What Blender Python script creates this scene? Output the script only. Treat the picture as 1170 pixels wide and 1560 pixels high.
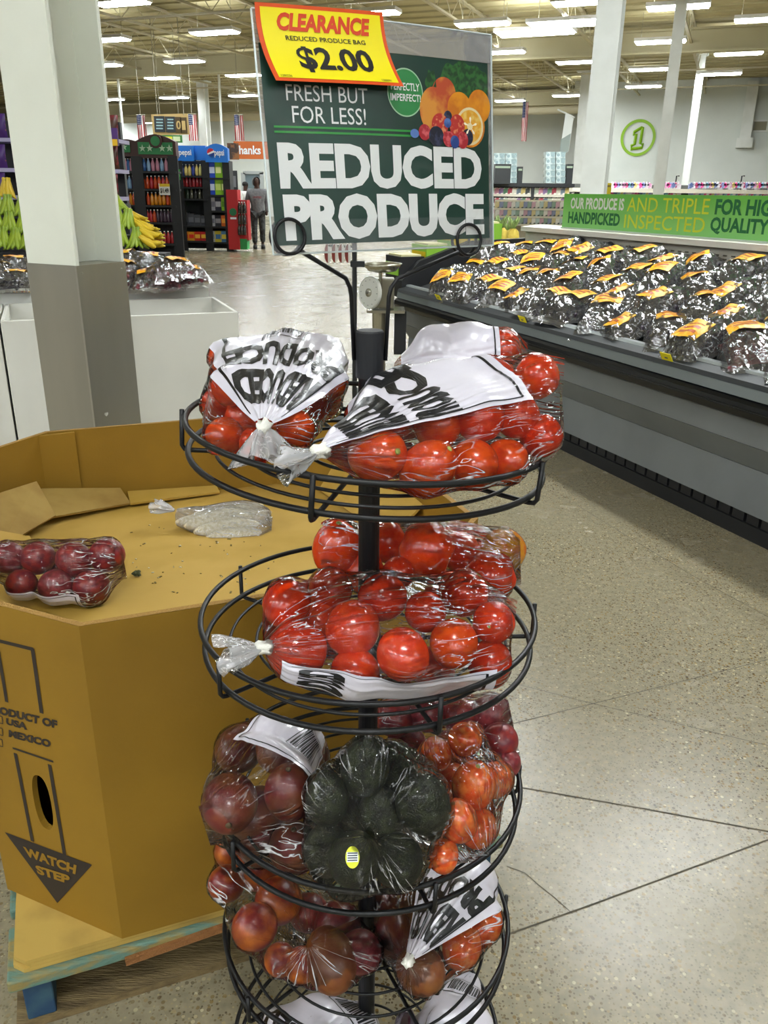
import bpy, bmesh, math, random
import numpy as np
from mathutils import Vector, Matrix, Euler, noise
from mathutils.bvhtree import BVHTree

for _o in list(bpy.data.objects):
    bpy.data.objects.remove(_o)
SC = bpy.context.scene
COL = SC.collection
rnd = random.Random(7)
R = math.radians
V = Vector

# ------------------------------------------------------------------ camera
CAM_H, FPX, PITCH, ROLL = 1.45, 1255.0, R(21.2), R(0.7)
_f = V((0, math.cos(PITCH), -math.sin(PITCH)))
_r0, _u0 = V((1, 0, 0)), V((0, math.sin(PITCH), math.cos(PITCH)))
_r = _r0 * math.cos(ROLL) + _u0 * math.sin(ROLL)
_u = _u0 * math.cos(ROLL) - _r0 * math.sin(ROLL)
CAM = V((0, 0, CAM_H))
cam = bpy.data.cameras.new('camera')
cam.sensor_fit = 'HORIZONTAL'
cam.sensor_width = 36.0
cam.lens = FPX / 1170.0 * 36.0
cam.clip_start, cam.clip_end = 0.02, 300
camo = bpy.data.objects.new('camera', cam)
COL.objects.link(camo)
camo.matrix_world = Matrix((
    (_r.x, _u.x, -_f.x, CAM.x), (_r.y, _u.y, -_f.y, CAM.y),
    (_r.z, _u.z, -_f.z, CAM.z), (0, 0, 0, 1)))
SC.camera = camo

# ------------------------------------------------------------------ world, exposure
w = bpy.data.worlds.new('store_ambient')
SC.world = w
w.use_nodes = True
w.node_tree.nodes['Background'].inputs[0].default_value = (0.93, 0.97, 1.0, 1)
w.node_tree.nodes['Background'].inputs[1].default_value = 0.16
LAMP = 78.0                       # emission of every ceiling fixture
vs = SC.view_settings
vs.view_transform = 'Standard'
vs.look = 'None'
vs.gamma = 1.0
vs.exposure = -0.12
vs.use_curve_mapping = False
cy = SC.cycles
cy.use_denoising = True
cy.max_bounces = 6
cy.diffuse_bounces = 3
cy.glossy_bounces = 3
cy.transmission_bounces = 4
cy.transparent_max_bounces = 18
cy.use_adaptive_sampling = True
cy.adaptive_threshold = 0.02
cy.caustics_reflective = False
cy.caustics_refractive = False
cy.sample_clamp_indirect = 4.0

# ------------------------------------------------------------------ helpers
def at(px, py, Z=None, Y=None, pl=None):
    """a point of the place seen at a pixel of the 1170x1560 photograph"""
    d = _f + _r * ((px - 585) / FPX) + _u * ((780 - py) / FPX)
    if Z is not None:
        t = (Z - CAM_H) / d.z
    elif Y is not None:
        t = Y / d.y
    else:
        p, n = pl
        t = (V(p) - CAM).dot(n) / d.dot(n)
    return CAM + d * t

def pix(p):
    v = V(p) - CAM
    D = v.dot(_f)
    if D < 0.05:
        return (-9999, -9999, D)
    return (585 + FPX * v.dot(_r) / D, 780 - FPX * v.dot(_u) / D, D)

def lin(c):
    return tuple((x / 12.92 if x <= 0.04045 else ((x + 0.055) / 1.055) ** 2.4) for x in c)

def hx(h):
    h = h.lstrip('#')
    return lin(tuple(int(h[i:i + 2], 16) / 255 for i in (0, 2, 4)))

MATS = {}
def mat(name, col, rough=0.5, metal=0.0, spec=0.5, coat=0.0, var=None, bump=None, emit=0.0, stretch=None, sss=0.0):
    """principled material; var=(scale, other colour, lo, hi) mixes in noise; bump=(scale, strength)"""
    if name in MATS:
        return MATS[name]
    if isinstance(col, str):
        col = hx(col)
    m = bpy.data.materials.new(name)
    m.use_nodes = True
    nt = m.node_tree
    b = nt.nodes['Principled BSDF']
    b.inputs['Base Color'].default_value = (*col, 1)
    b.inputs['Roughness'].default_value = rough
    b.inputs['Metallic'].default_value = metal
    b.inputs['Specular IOR Level'].default_value = spec
    b.inputs['Coat Weight'].default_value = coat
    b.inputs['Coat Roughness'].default_value = 0.08
    if sss:
        b.inputs['Subsurface Weight'].default_value = sss
        b.inputs['Subsurface Radius'].default_value = (0.01, 0.004, 0.002)
    if emit:
        b.inputs['Emission Color'].default_value = (*col, 1)
        b.inputs['Emission Strength'].default_value = emit
    tc = None
    if var or bump:
        tc = nt.nodes.new('ShaderNodeTexCoord')
        src = tc.outputs['Object']
        if stretch:
            mp = nt.nodes.new('ShaderNodeMapping')
            mp.inputs['Scale'].default_value = stretch
            nt.links.new(src, mp.inputs['Vector'])
            src = mp.outputs['Vector']
    if var:
        sc_, c2, lo, hi = var
        if isinstance(c2, str):
            c2 = hx(c2)
        n = nt.nodes.new('ShaderNodeTexNoise')
        n.inputs['Scale'].default_value = sc_
        n.inputs['Detail'].default_value = 5
        nt.links.new(src, n.inputs['Vector'])
        mr = nt.nodes.new('ShaderNodeMapRange')
        mr.inputs['From Min'].default_value = lo
        mr.inputs['From Max'].default_value = hi
        nt.links.new(n.outputs['Fac'], mr.inputs['Value'])
        mx = nt.nodes.new('ShaderNodeMix')
        mx.data_type = 'RGBA'
        mx.inputs['A'].default_value = (*col, 1)
        mx.inputs['B'].default_value = (*c2, 1)
        nt.links.new(mr.outputs['Result'], mx.inputs['Factor'])
        nt.links.new(mx.outputs['Result'], b.inputs['Base Color'])
    if bump:
        n2 = nt.nodes.new('ShaderNodeTexNoise')
        n2.inputs['Scale'].default_value = bump[0]
        n2.inputs['Detail'].default_value = 4
        nt.links.new(src, n2.inputs['Vector'])
        bp = nt.nodes.new('ShaderNodeBump')
        bp.inputs['Strength'].default_value = bump[1]
        bp.inputs['Distance'].default_value = 0.01
        nt.links.new(n2.outputs['Fac'], bp.inputs['Height'])
        nt.links.new(bp.outputs['Normal'], b.inputs['Normal'])
    MATS[name] = m
    return m

def film_mat(name, milky=0.03, streak=0.45, bscale=38.0, bstr=0.35, tint=(1, 1, 1), rough=0.07, stretch=(1, 1, 1), ior=1.5, uv=False):
    """thin clear plastic: see-through, glossy, with milky creases"""
    m = bpy.data.materials.new(name)
    m.use_nodes = True
    nt = m.node_tree
    nt.nodes.clear()
    out = nt.nodes.new('ShaderNodeOutputMaterial')
    tc = nt.nodes.new('ShaderNodeTexCoord')
    mp = nt.nodes.new('ShaderNodeMapping')
    mp.inputs['Scale'].default_value = stretch
    nt.links.new(tc.outputs['UV' if uv else 'Object'], mp.inputs['Vector'])
    n1 = nt.nodes.new('ShaderNodeTexNoise')
    n1.inputs['Scale'].default_value = bscale
    n1.inputs['Detail'].default_value = 3
    n1.inputs['Distortion'].default_value = 0.6
    nt.links.new(mp.outputs['Vector'], n1.inputs['Vector'])
    ridge = nt.nodes.new('ShaderNodeMath')          # 1 on the crease lines of the noise
    ridge.operation = 'SUBTRACT'
    ridge.inputs[1].default_value = 0.5
    nt.links.new(n1.outputs['Fac'], ridge.inputs[0])
    ab = nt.nodes.new('ShaderNodeMath')
    ab.operation = 'ABSOLUTE'
    nt.links.new(ridge.outputs[0], ab.inputs[0])
    mr = nt.nodes.new('ShaderNodeMapRange')
    mr.inputs['From Min'].default_value = 0.0
    mr.inputs['From Max'].default_value = 0.016
    mr.inputs['To Min'].default_value = 1.0
    mr.inputs['To Max'].default_value = 0.0
    nt.links.new(ab.outputs[0], mr.inputs['Value'])
    n3 = nt.nodes.new('ShaderNodeTexNoise')
    n3.inputs['Scale'].default_value = 9
    nt.links.new(tc.outputs['Object'], n3.inputs['Vector'])
    m3 = nt.nodes.new('ShaderNodeMapRange')
    m3.inputs['From Min'].default_value = 0.44
    m3.inputs['From Max'].default_value = 0.62
    nt.links.new(n3.outputs['Fac'], m3.inputs['Value'])
    mu = nt.nodes.new('ShaderNodeMath')
    mu.operation = 'MULTIPLY'
    nt.links.new(mr.outputs[0], mu.inputs[0])
    nt.links.new(m3.outputs[0], mu.inputs[1])
    ma = nt.nodes.new('ShaderNodeMath')
    ma.operation = 'MULTIPLY_ADD'
    ma.inputs[1].default_value = streak
    ma.inputs[2].default_value = milky
    nt.links.new(mu.outputs[0], ma.inputs[0])
    bp = nt.nodes.new('ShaderNodeBump')
    bp.inputs['Strength'].default_value = bstr
    bp.inputs['Distance'].default_value = 0.014
    nt.links.new(ab.outputs[0], bp.inputs['Height'])
    tr = nt.nodes.new('ShaderNodeBsdfTransparent')
    tr.inputs[0].default_value = (*tint, 1)
    df = nt.nodes.new('ShaderNodeBsdfDiffuse')
    df.inputs[0].default_value = (0.85, 0.85, 0.87, 1)
    gl = nt.nodes.new('ShaderNodeBsdfGlossy')
    gl.inputs['Roughness'].default_value = rough
    nt.links.new(bp.outputs['Normal'], gl.inputs['Normal'])
    fr = nt.nodes.new('ShaderNodeFresnel')
    fr.inputs['IOR'].default_value = ior
    nt.links.new(bp.outputs['Normal'], fr.inputs['Normal'])
    m1 = nt.nodes.new('ShaderNodeMixShader')
    nt.links.new(ma.outputs[0], m1.inputs[0])
    nt.links.new(tr.outputs[0], m1.inputs[1])
    nt.links.new(df.outputs[0], m1.inputs[2])
    m2 = nt.nodes.new('ShaderNodeMixShader')
    nt.links.new(fr.outputs[0], m2.inputs[0])
    nt.links.new(m1.outputs[0], m2.inputs[1])
    nt.links.new(gl.outputs[0], m2.inputs[2])
    nt.links.new(m2.outputs[0], out.inputs[0])
    MATS[name] = m
    return m

class MB:
    """collects geometry in world coordinates and links it as ONE mesh object"""
    def __init__(self):
        self.v, self.f = [], []

    def add(self, vs_, fs):
        o = len(self.v)
        self.v += [tuple(x) for x in vs_]
        self.f += [tuple(i + o for i in q) for q in fs]
        return self

    def box(self, c, s, rot=None, taper=1.0):
        c = V(c)
        x, y, z = s[0] / 2, s[1] / 2, s[2] / 2
        p = [V((i * x * (taper if k > 0 else 1), j * y * (taper if k > 0 else 1), k * z)) for k in (-1, 1) for j in (-1, 1) for i in (-1, 1)]
        if rot is not None:
            p = [rot @ q for q in p]
        return self.add([q + c for q in p], [(0, 2, 3, 1), (4, 5, 7, 6), (0, 1, 5, 4), (2, 6, 7, 3), (0, 4, 6, 2), (1, 3, 7, 5)])

    def prism(self, pts, fr, d0, d1):
        """2D outline pts in frame fr=(origin, ax, ay, an) extruded along an from d0 to d1"""
        o, ax, ay, an = fr
        n = len(pts)
        a = [o + ax * p[0] + ay * p[1] + an * d0 for p in pts]
        b = [o + ax * p[0] + ay * p[1] + an * d1 for p in pts]
        fs = [tuple(range(n))[::-1], tuple(range(n, 2 * n))]
        fs += [(i, (i + 1) % n, n + (i + 1) % n, n + i) for i in range(n)]
        return self.add(a + b, fs)

    def tube(self, path, r, n=8, closed=False, rs=None, caps=True):
        P_ = [V(p) for p in path]
        N = len(P_)
        rings = []
        prev = None
        for i, p in enumerate(P_):
            if closed:
                t = P_[(i + 1) % N] - P_[i - 1]
            else:
                t = P_[min(i + 1, N - 1)] - P_[max(i - 1, 0)]
            if t.length < 1e-9:
                t = V((0, 0, 1))
            t.normalize()
            if prev is None:
                a = t.cross(V((0, 0, 1)))
                if a.length < 1e-3:
                    a = t.cross(V((1, 0, 0)))
            else:
                a = prev - t * prev.dot(t)
                if a.length < 1e-6:
                    a = t.cross(V((0.3, 1, 0.2)))
            a.normalize()
            prev = a
            b = t.cross(a)
            rr = rs[i] if rs else r
            rings.append([p + (a * math.cos(2 * math.pi * k / n) + b * math.sin(2 * math.pi * k / n)) * rr for k in range(n)])
        vs_ = [q for g in rings for q in g]
        fs = []
        for i in range(N if closed else N - 1):
            j = (i + 1) % N
            for k in range(n):
                fs.append((i * n + k, i * n + (k + 1) % n, j * n + (k + 1) % n, j * n + k))
        if not closed and caps:
            fs.append(tuple(range(n))[::-1])
            fs.append(tuple((N - 1) * n + k for k in range(n)))
        return self.add(vs_, fs)

    def lathe(self, prof, n=16, m=None, squash=(1, 1)):
        vs_, fs = [], []
        for r_, z in prof:
            for k in range(n):
                a = 2 * math.pi * k / n
                q = V((r_ * math.cos(a) * squash[0], r_ * math.sin(a) * squash[1], z))
                vs_.append(m @ q if m is not None else q)
        for i in range(len(prof) - 1):
            for k in range(n):
                fs.append((i * n + k, i * n + (k + 1) % n, (i + 1) * n + (k + 1) % n, (i + 1) * n + k))
        fs.append(tuple(range(n))[::-1])
        fs.append(tuple((len(prof) - 1) * n + k for k in range(n)))
        return self.add(vs_, fs)

    def grid(self, fn, nu, nv, closeu=False, flip=False):
        vs_ = [fn(i / (nu if closeu else nu - 1), j / (nv - 1)) for j in range(nv) for i in range(nu)]
        fs = []
        for j in range(nv - 1):
            for i in range(nu if closeu else nu - 1):
                q = (j * nu + i, j * nu + (i + 1) % nu, (j + 1) * nu + (i + 1) % nu, (j + 1) * nu + i)
                fs.append(q[::-1] if flip else q)
        return self.add(vs_, fs)

    def mesh(self, name, org=(0, 0, 0), smooth=False, m=None):
        me = bpy.data.meshes.new(name)
        o = V(org)
        me.from_pydata([(x - o.x, y - o.y, z - o.z) for x, y, z in self.v], [], self.f)
        if m:
            me.materials.append(m)
        if smooth:
            me.polygons.foreach_set('use_smooth', [True] * len(me.polygons))
        me.update()
        return me

    def build(self, name, m, parent=None, smooth=False, loc=None, local=False, bevel=0.0):
        """loc: where a top-level object gets its origin; local: coordinates are the parent's own"""
        if parent is not None:
            org = V((0, 0, 0)) if local else world_loc(parent)
        else:
            org = V(loc) if loc is not None else V((0, 0, 0))
        me = self.mesh(name, org, smooth, m)
        o = bpy.data.objects.new(name, me)
        COL.objects.link(o)
        if parent is not None:
            o.parent = parent
        else:
            o.location = org
        if bevel:
            md = o.modifiers.new('bevel', 'BEVEL')
            md.width = bevel
            md.segments = 2
            md.limit_method = 'ANGLE'
        return o

def world_loc(o):
    l = V((0, 0, 0))
    while o is not None:
        l += V(o.location)
        o = o.parent
    return l

def tag(o, label=None, cat=None, group=None, kind=None):
    if label:
        o['label'] = label
    if cat:
        o['category'] = cat
    if group:
        o['group'] = group
    if kind:
        o['kind'] = kind
    return o

def thing(name, label, cat, loc, group=None, rz=0.0):
    o = bpy.data.objects.new(name, None)
    o.empty_display_size = 0.05
    COL.objects.link(o)
    o.location = V(loc)
    o.rotation_euler = (0, 0, rz)
    return tag(o, label, cat, group)

CHILD = {}
def copy_tree(o, label=None, parent=None):
    c = o.copy()
    COL.objects.link(c)
    c.parent = parent
    for ch in list(o.children):
        copy_tree(ch, None, c)
    if label:
        c['label'] = label
    return c

def text2d(s, bold=0.0, res=3, shear=0.0, space=1.0):
    """flat filled lettering as (verts 2D, faces), normalised to a 1x1 box"""
    cu = bpy.data.curves.new('lettering', 'FONT')
    cu.body = s
    cu.offset = bold
    cu.shear = shear
    cu.space_character = space
    cu.resolution_u = res
    cu.dimensions = '2D'
    cu.fill_mode = 'FRONT'
    ob = bpy.data.objects.new('lettering', cu)
    me = bpy.data.meshes.new_from_object(ob)
    vs_ = [(v.co.x, v.co.y) for v in me.vertices]
    fs = [tuple(p.vertices) for p in me.polygons]
    bpy.data.objects.remove(ob)
    bpy.data.curves.remove(cu)
    bpy.data.meshes.remove(me)
    xs, ys = [v[0] for v in vs_], [v[1] for v in vs_]
    x0, x1, y0, y1 = min(xs), max(xs), min(ys), max(ys)
    return [((x - x0) / (x1 - x0), (y - y0) / (y1 - y0)) for x, y in vs_], fs, (x1 - x0) / (y1 - y0)

def refine(vs_, fs, lim):
    """cuts the edges of flat faces (1x1 box) until none is longer than lim"""
    bm = bmesh.new()
    bv = [bm.verts.new((x, y, 0)) for x, y in vs_]
    for q in fs:
        try:
            bm.faces.new([bv[i] for i in q])
        except ValueError:
            pass
    bmesh.ops.triangulate(bm, faces=bm.faces[:])
    for _ in range(4):
        es = [e for e in bm.edges if e.calc_length() > lim]
        if not es:
            break
        bmesh.ops.subdivide_edges(bm, edges=es, cuts=1)
        bmesh.ops.triangulate(bm, faces=bm.faces[:])
    bm.verts.index_update()
    out = [(v.co.x, v.co.y) for v in bm.verts], [tuple(v.index for v in f.verts) for f in bm.faces]
    bm.free()
    return out

def print_text(name, s, fn, m, parent, bold=0.0, lim=None, shear=0.0, res=3, space=1.0, local=False):
    """lettering mapped through fn(a, b) with a, b in 0..1"""
    vs_, fs, _ = text2d(s, bold, res, shear, space)
    if lim:
        vs_, fs = refine(vs_, fs, lim)
    mb = MB()
    mb.add([fn(a, b) for a, b in vs_], fs)
    return mb.build(name, m, parent, local=local)

def rotz(a):
    return Matrix.Rotation(a, 3, 'Z')

# directions: the building's own grid and the produce department's grid, turned against it
BG = R(21.4)
BS = V((math.sin(BG), math.cos(BG), 0))      # down the hall
BT = V((math.cos(BG), -math.sin(BG), 0))     # across it, to the right
PG = R(21.6)
PX = V((math.cos(PG), math.sin(PG), 0))
PY = V((-math.sin(PG), math.cos(PG), 0))
UP = V((0, 0, 1))

# ------------------------------------------------------------------ the setting
def floor_mat():
    m = bpy.data.materials.new('polished_concrete')
    m.use_nodes = True
    nt = m.node_tree
    N, L = nt.nodes, nt.links
    b = N['Principled BSDF']
    tc = N.new('ShaderNodeTexCoord')
    def noise_(scale, detail, lo, hi, dist=0.0):
        n = N.new('ShaderNodeTexNoise')
        n.inputs['Scale'].default_value = scale
        n.inputs['Detail'].default_value = detail
        n.inputs['Distortion'].default_value = dist
        L.new(tc.outputs['Object'], n.inputs['Vector'])
        r = N.new('ShaderNodeMapRange')
        r.inputs['From Min'].default_value = lo
        r.inputs['From Max'].default_value = hi
        L.new(n.outputs['Fac'], r.inputs['Value'])
        return r.outputs['Result']
    def mix(fac, a, bb, mode='MIX'):
        x = N.new('ShaderNodeMix')
        x.data_type = 'RGBA'
        x.blend_type = mode
        if isinstance(fac, float):
            x.inputs['Factor'].default_value = fac
        else:
            L.new(fac, x.inputs['Factor'])
        for s, v in (('A', a), ('B', bb)):
            if isinstance(v, tuple):
                x.inputs[s].default_value = (*v, 1)
            else:
                L.new(v, x.inputs[s])
        return x.outputs['Result']
    base = mix(noise_(0.55, 3, 0.2, 0.8), hx('#988f76'), hx('#8a826a'))
    base = mix(noise_(2.2, 6, 0.3, 0.9), base, hx('#9a9076'))
    base = mix(noise_(45, 4, 0.3, 0.8), base, hx('#7d7560'))
    def chips(scale, th, jit, col_ramp, src):
        v = N.new('ShaderNodeTexVoronoi')
        v.inputs['Scale'].default_value = scale
        L.new(tc.outputs['Object'], v.inputs['Vector'])
        lt = N.new('ShaderNodeMath')
        lt.operation = 'LESS_THAN'
        lt.inputs[1].default_value = th
        L.new(v.outputs['Distance'], lt.inputs[0])
        sep = N.new('ShaderNodeSeparateColor')
        L.new(v.outputs['Color'], sep.inputs[0])
        gt = N.new('ShaderNodeMath')
        gt.operation = 'GREATER_THAN'
        gt.inputs[1].default_value = jit
        L.new(sep.outputs[0], gt.inputs[0])
        mu = N.new('ShaderNodeMath')
        mu.operation = 'MULTIPLY'
        L.new(lt.outputs[0], mu.inputs[0])
        L.new(gt.outputs[0], mu.inputs[1])
        pat = N.new('ShaderNodeMath')
        pat.operation = 'MULTIPLY'
        L.new(mu.outputs[0], pat.inputs[0])
        L.new(noise_(1.3, 3, 0.22, 0.60), pat.inputs[1])
        cr = N.new('ShaderNodeValToRGB')
        e = cr.color_ramp.elements
        e[0].color = (*hx(col_ramp[0]), 1)
        e[1].color = (*hx(col_ramp[2]), 1)
        k = cr.color_ramp.elements.new(0.6)
        k.color = (*hx(col_ramp[1]), 1)
        L.new(sep.outputs[1], cr.inputs[0])
        return mix(pat.outputs[0], src, cr.outputs[0])
    base = chips(165, 0.40, 0.42, ('#3a3122', '#6f6040', '#b5a67e'), base)
    base = chips(88, 0.36, 0.55, ('#3a2f20', '#80652e', '#c9bd9a'), base)
    L.new(base, b.inputs['Base Color'])
    rr = N.new('ShaderNodeMapRange')
    rr.inputs['To Min'].default_value = 0.23
    rr.inputs['To Max'].default_value = 0.29
    L.new(noise_(2.3, 5, 0.3, 0.7), rr.inputs['Value'])
    L.new(rr.outputs[0], b.inputs['Roughness'])
    b.inputs['Specular IOR Level'].default_value = 0.32
    return m

fl = MB()
fl.add([(-45, -8, 0), (60, -8, 0), (60, 80, 0), (-45, 80, 0)], [(0, 1, 2, 3)])
floor = tag(fl.build('floor', floor_mat()), 'speckled polished concrete floor with saw-cut joints', kind='structure')
jm = mat('joint_filler', '#3a3528', 0.8, var=(30, '#5b5340', 0.4, 0.65))
def joint(pts, w_):
    mb = MB()
    g = [at(*p, Z=0.0) for p in pts]
    # extend the ends along their own direction
    for i in range(len(g) - 1):
        d = (g[i + 1] - g[i]).normalized()
        n = V((-d.y, d.x, 0)) * w_ / 2
        mb.add([g[i] - n + UP * 0.0006, g[i] + n + UP * 0.0006, g[i + 1] + n + UP * 0.0006, g[i + 1] - n + UP * 0.0006], [(3, 2, 1, 0)])
    mb.build('floor_joint', jm, floor)
joint([(640, 1170), (800, 1201), (985, 1233), (1170, 1267), (1400, 1308)], 0.0048)
joint([(700, 1452), (770, 1425), (900, 1379), (1145, 1289), (1400, 1195)], 0.0042)
joint([(700, 1122), (808, 1096), (1000, 1048), (1170, 1005), (1400, 948)], 0.0028)
joint([(770, 1038), (903, 1072), (1030, 1102), (1170, 1136), (1400, 1192)], 0.0026)
joint([(772, 1320), (800, 1330), (822, 1350), (845, 1368), (872, 1392)], 0.0022)
joint([(880, 770), (960, 820), (1060, 880), (1170, 940), (1300, 1010)], 0.0030)

# ceiling: rib deck, joists, girders
ceil_m = mat('ceiling_deck_paint', '#b9af86', 0.85, var=(0.6, '#a59c74', 0.4, 0.7))
ZC = 5.9
cm = MB()
def _cp(s, t, z):
    return BS * s + BT * t + UP * z
cm.add([_cp(-12, -50, ZC), _cp(-12, 50, ZC), _cp(75, 50, ZC), _cp(75, -50, ZC)], [(0, 1, 2, 3)])
ceiling = tag(cm.build('ceiling', ceil_m), 'olive painted metal roof deck with open joists', kind='structure')
rib = MB()
rib.box((0, 0, 0), (100, 0.08, 0.045))
ribme = rib.mesh('deck_rib', m=mat('ceiling_rib_paint', '#aaa17a', 0.85))
for k in range(64):
    o = bpy.data.objects.new('deck_rib', ribme)
    COL.objects.link(o)
    o.parent = ceiling
    o.location = BS * (10 + k * 0.75) + UP * (ZC - 0.022)
    o.rotation_euler = (0, 0, -BG)
joist = MB()
for zz, ww in ((-0.05, 0.10), (-0.52, 0.07)):
    joist.box((0, 30, zz), (ww, 76, 0.05))
for k in range(64):
    y0 = -6 + k * 1.15
    a, b_ = V((0, y0, -0.52)), V((0, y0 + 0.57, -0.06))
    c_ = V((0, y0 + 1.15, -0.52))
    joist.tube([a, b_], 0.012, 4).tube([b_, c_], 0.012, 4)
jme = joist.mesh('joist', m=mat('joist_paint', '#bdb698', 0.6))
for k in range(-9, 11):
    o = bpy.data.objects.new('joist', jme)
    COL.objects.link(o)
    o.parent = ceiling
    o.location = BT * (k * 2.6 + 0.9) + UP * ZC
    o.rotation_euler = (0, 0, -BG)
gird = MB()
gird.box((0, 0, 0), (100, 0.28, 0.05)).box((0, 0, 0.55), (100, 0.28, 0.05)).box((0, 0, 0.27), (100, 0.04, 0.55))
gme = gird.mesh('girder', m=mat('girder_paint', '#b3ac8b', 0.7))
for s in (14.5, 27, 40.2):
    o = bpy.data.objects.new('girder', gme)
    COL.objects.link(o)
    o.parent = ceiling
    o.location = BS * s + UP * (ZC - 0.75)
    o.rotation_euler = (0, 0, -BG)
# sprinkler lines and a conduit across the joists
for s, z in ((19, 5.3), (32, 5.32), (36.5, 5.28)):
    o = MB().tube([_cp(s, -40, z), _cp(s, 40, z)], 0.03, 6).build('sprinkler_pipe', mat('pipe_paint', '#c9c3ab', 0.5), ceiling)

wall_m = mat('wall_paint', '#e3e8e2', 0.8, var=(0.5, '#d6dcd6', 0.4, 0.7))
W0 = at(1000, 123, Z=5.9)
SW = W0.dot(BS)                      # how far down the hall the numbered wall stands
def wall_strip(name, s, t0, t1, thick, label):
    mb = MB()
    c = BS * (s + thick / 2) + BT * (t0 + t1) / 2 + UP * 3.0
    mb.box(c, (t1 - t0, thick, 6.0), rotz(-BG))
    return tag(mb.build(name, wall_m), label, kind='structure')
tL = at(889, 210, pl=(W0, BS)).dot(BT)
wall_right = wall_strip('wall_right', SW, tL, tL + 34, 0.3, 'pale wall carrying the green circled number')
B0 = at(350, 178, Z=5.9)
SBk = B0.dot(BS) - 4
wall_back = wall_strip('wall_back', SBk, -45, tL + 6, 0.3, 'far pale wall behind the checkouts')

# round duct in front of the far wall, with grille
dk = thing('air_duct', 'large round cream air duct running below the ceiling', 'duct', _cp(SBk - 6, 0, 5.25))
mb = MB()
mb.tube([_cp(SBk - 6, -44 + 4 * k, 5.25) for k in range(17)], 0.42, 20)
mb.build('duct_body', mat('duct_paint', '#cbc4a8', 0.6), dk, smooth=True)
g0 = at(893, 127, pl=(BS * (SW - 1.2), BS))
dg = MB()
dg.box(g0, (0.9, 0.12, 0.42), rotz(-BG))
for k in range(6):
    dg.box(g0 - BS * 0.07 + UP * (-0.16 + k * 0.065), (0.82, 0.03, 0.02), rotz(-BG))
gd = dg.build('vent_grille', mat('grille_grey', '#8b8770', 0.6), None, loc=g0)
tag(gd, 'dark louvred vent beside the white column under the ceiling', 'vent')

# columns
col_m = mat('column_paint', '#e9ece7', 0.55, var=(2.0, '#dcdfd8', 0.4, 0.7))
def column(px, Y, wd, label, ztop=5.9):
    p = at(px, 294, Y=Y)
    c = thing('column', label, 'column', (p.x, p.y, 0))
    c['kind'] = 'structure'
    mb = MB()
    # an H section: two flanges and the web between them
    rz = rotz(-BG)
    for s in (-1, 1):
        mb.box(V((p.x, p.y, ztop / 2)) + rz @ V((0, s * wd * 0.46, 0)), (wd, wd * 0.09, ztop), rz)
    mb.box(V((p.x, p.y, ztop / 2)), (wd * 0.1, wd * 0.9, ztop), rz)
    mb.build('shaft', col_m, c)
    MB().box((p.x, p.y, ztop - 0.06), (wd * 1.7, wd * 1.5, 0.06), rz).build('cap_plate', col_m, c)
    return c
column(904, 12.2, 0.32, 'thick white steel column in front of the circled number')
column(1003, 19.5, 0.22, 'slim white column to the right of the circled number')
column(1042, 31.0, 0.24, 'thin white column farthest right, reaching the roof beam')
column(880, 35.5, 0.46, 'wide bright column beyond the thick white one')
column(318, 40.0, 0.36, 'distant white column above the soda racks')
for px, Y, nm in ((343, 36.0, 'thin white pole to the right of the distant column'), (196, 34, 'thin conduit pole above the snack shelf')):
    p = at(px, 294, Y=Y)
    tag(MB().tube([(p.x, p.y, 2.2), (p.x, p.y, 5.9)], 0.05, 8).build('conduit', col_m, None, loc=(p.x, p.y, 2.2)), nm, 'conduit')

# big drop conduit and small vent on the numbered wall
def on_wall(px, py, off=0.0):
    return at(px, py, pl=(W0 - BS * off, BS))
cd = thing('wall_conduit', 'tall boxed white conduit on the wall at far right', 'conduit', on_wall(1133, 224, 0.2))
rz = rotz(-BG)
a, b_ = on_wall(1148, 124, 0.25), on_wall(1133, 224, 0.25)
MB().box((a + b_) / 2, (0.42, 0.4, abs(a.z - b_.z)), rz).build('conduit_box', col_m, cd)
MB().box(b_ + UP * 0.15, (0.62, 0.45, 0.36), rz).build('conduit_foot', col_m, cd)
v_ = on_wall(1158, 192, 0.06)
vt = thing('wall_vent', 'small square grey vent on the wall at far right', 'vent', v_)
MB().box(v_, (0.62, 0.1, 0.46), rz).build('frame', col_m, vt)
MB().box(v_ - BS * 0.04, (0.48, 0.06, 0.32), rz).build('louvre', mat('grille_grey', '#8b8770', 0.6), vt)

# the circled number on the wall
cc = on_wall(972, 210, 0.03)
num = thing('wall_number', 'green circled number one on the pale wall', 'number', cc)
gm = mat('number_green', '#8ab81a', 0.5)
rr_ = 0.72
mb = MB()
n = 64
for r0, r1 in ((rr_ * 0.84, rr_),):
    ring = []
    for k in range(n):
        a = 2 * math.pi * k / n
        d = BT * math.cos(a) + UP * math.sin(a)
        ring += [cc + d * r0, cc + d * r1, cc + d * r1 - BS * 0.02, cc + d * r0 - BS * 0.02]
    fs = []
    for k in range(n):
        i, j = 4 * k, 4 * ((k + 1) % n)
        for q in range(4):
            fs.append((i + q, i + (q + 1) % 4, j + (q + 1) % 4, j + q))
    mb.add(ring, fs)
mb.build('circle', gm, num)
one = [(-0.20, 0.26), (0.10, 0.40), (0.13, 0.40), (0.13, -0.24), (0.24, -0.27), (0.24, -0.42), (-0.22, -0.42), (-0.22, -0.27), (-0.10, -0.24), (-0.10, 0.16), (-0.20, 0.14)]
path = [cc - BS * 0.01 + BT * (x * 0.98 + y * 0.06) + UP * (y * 0.98 + x * 0.12) for x, y in one]
MB().tube(path, 0.06, 4, closed=True).build('numeral', gm, num)

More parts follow.
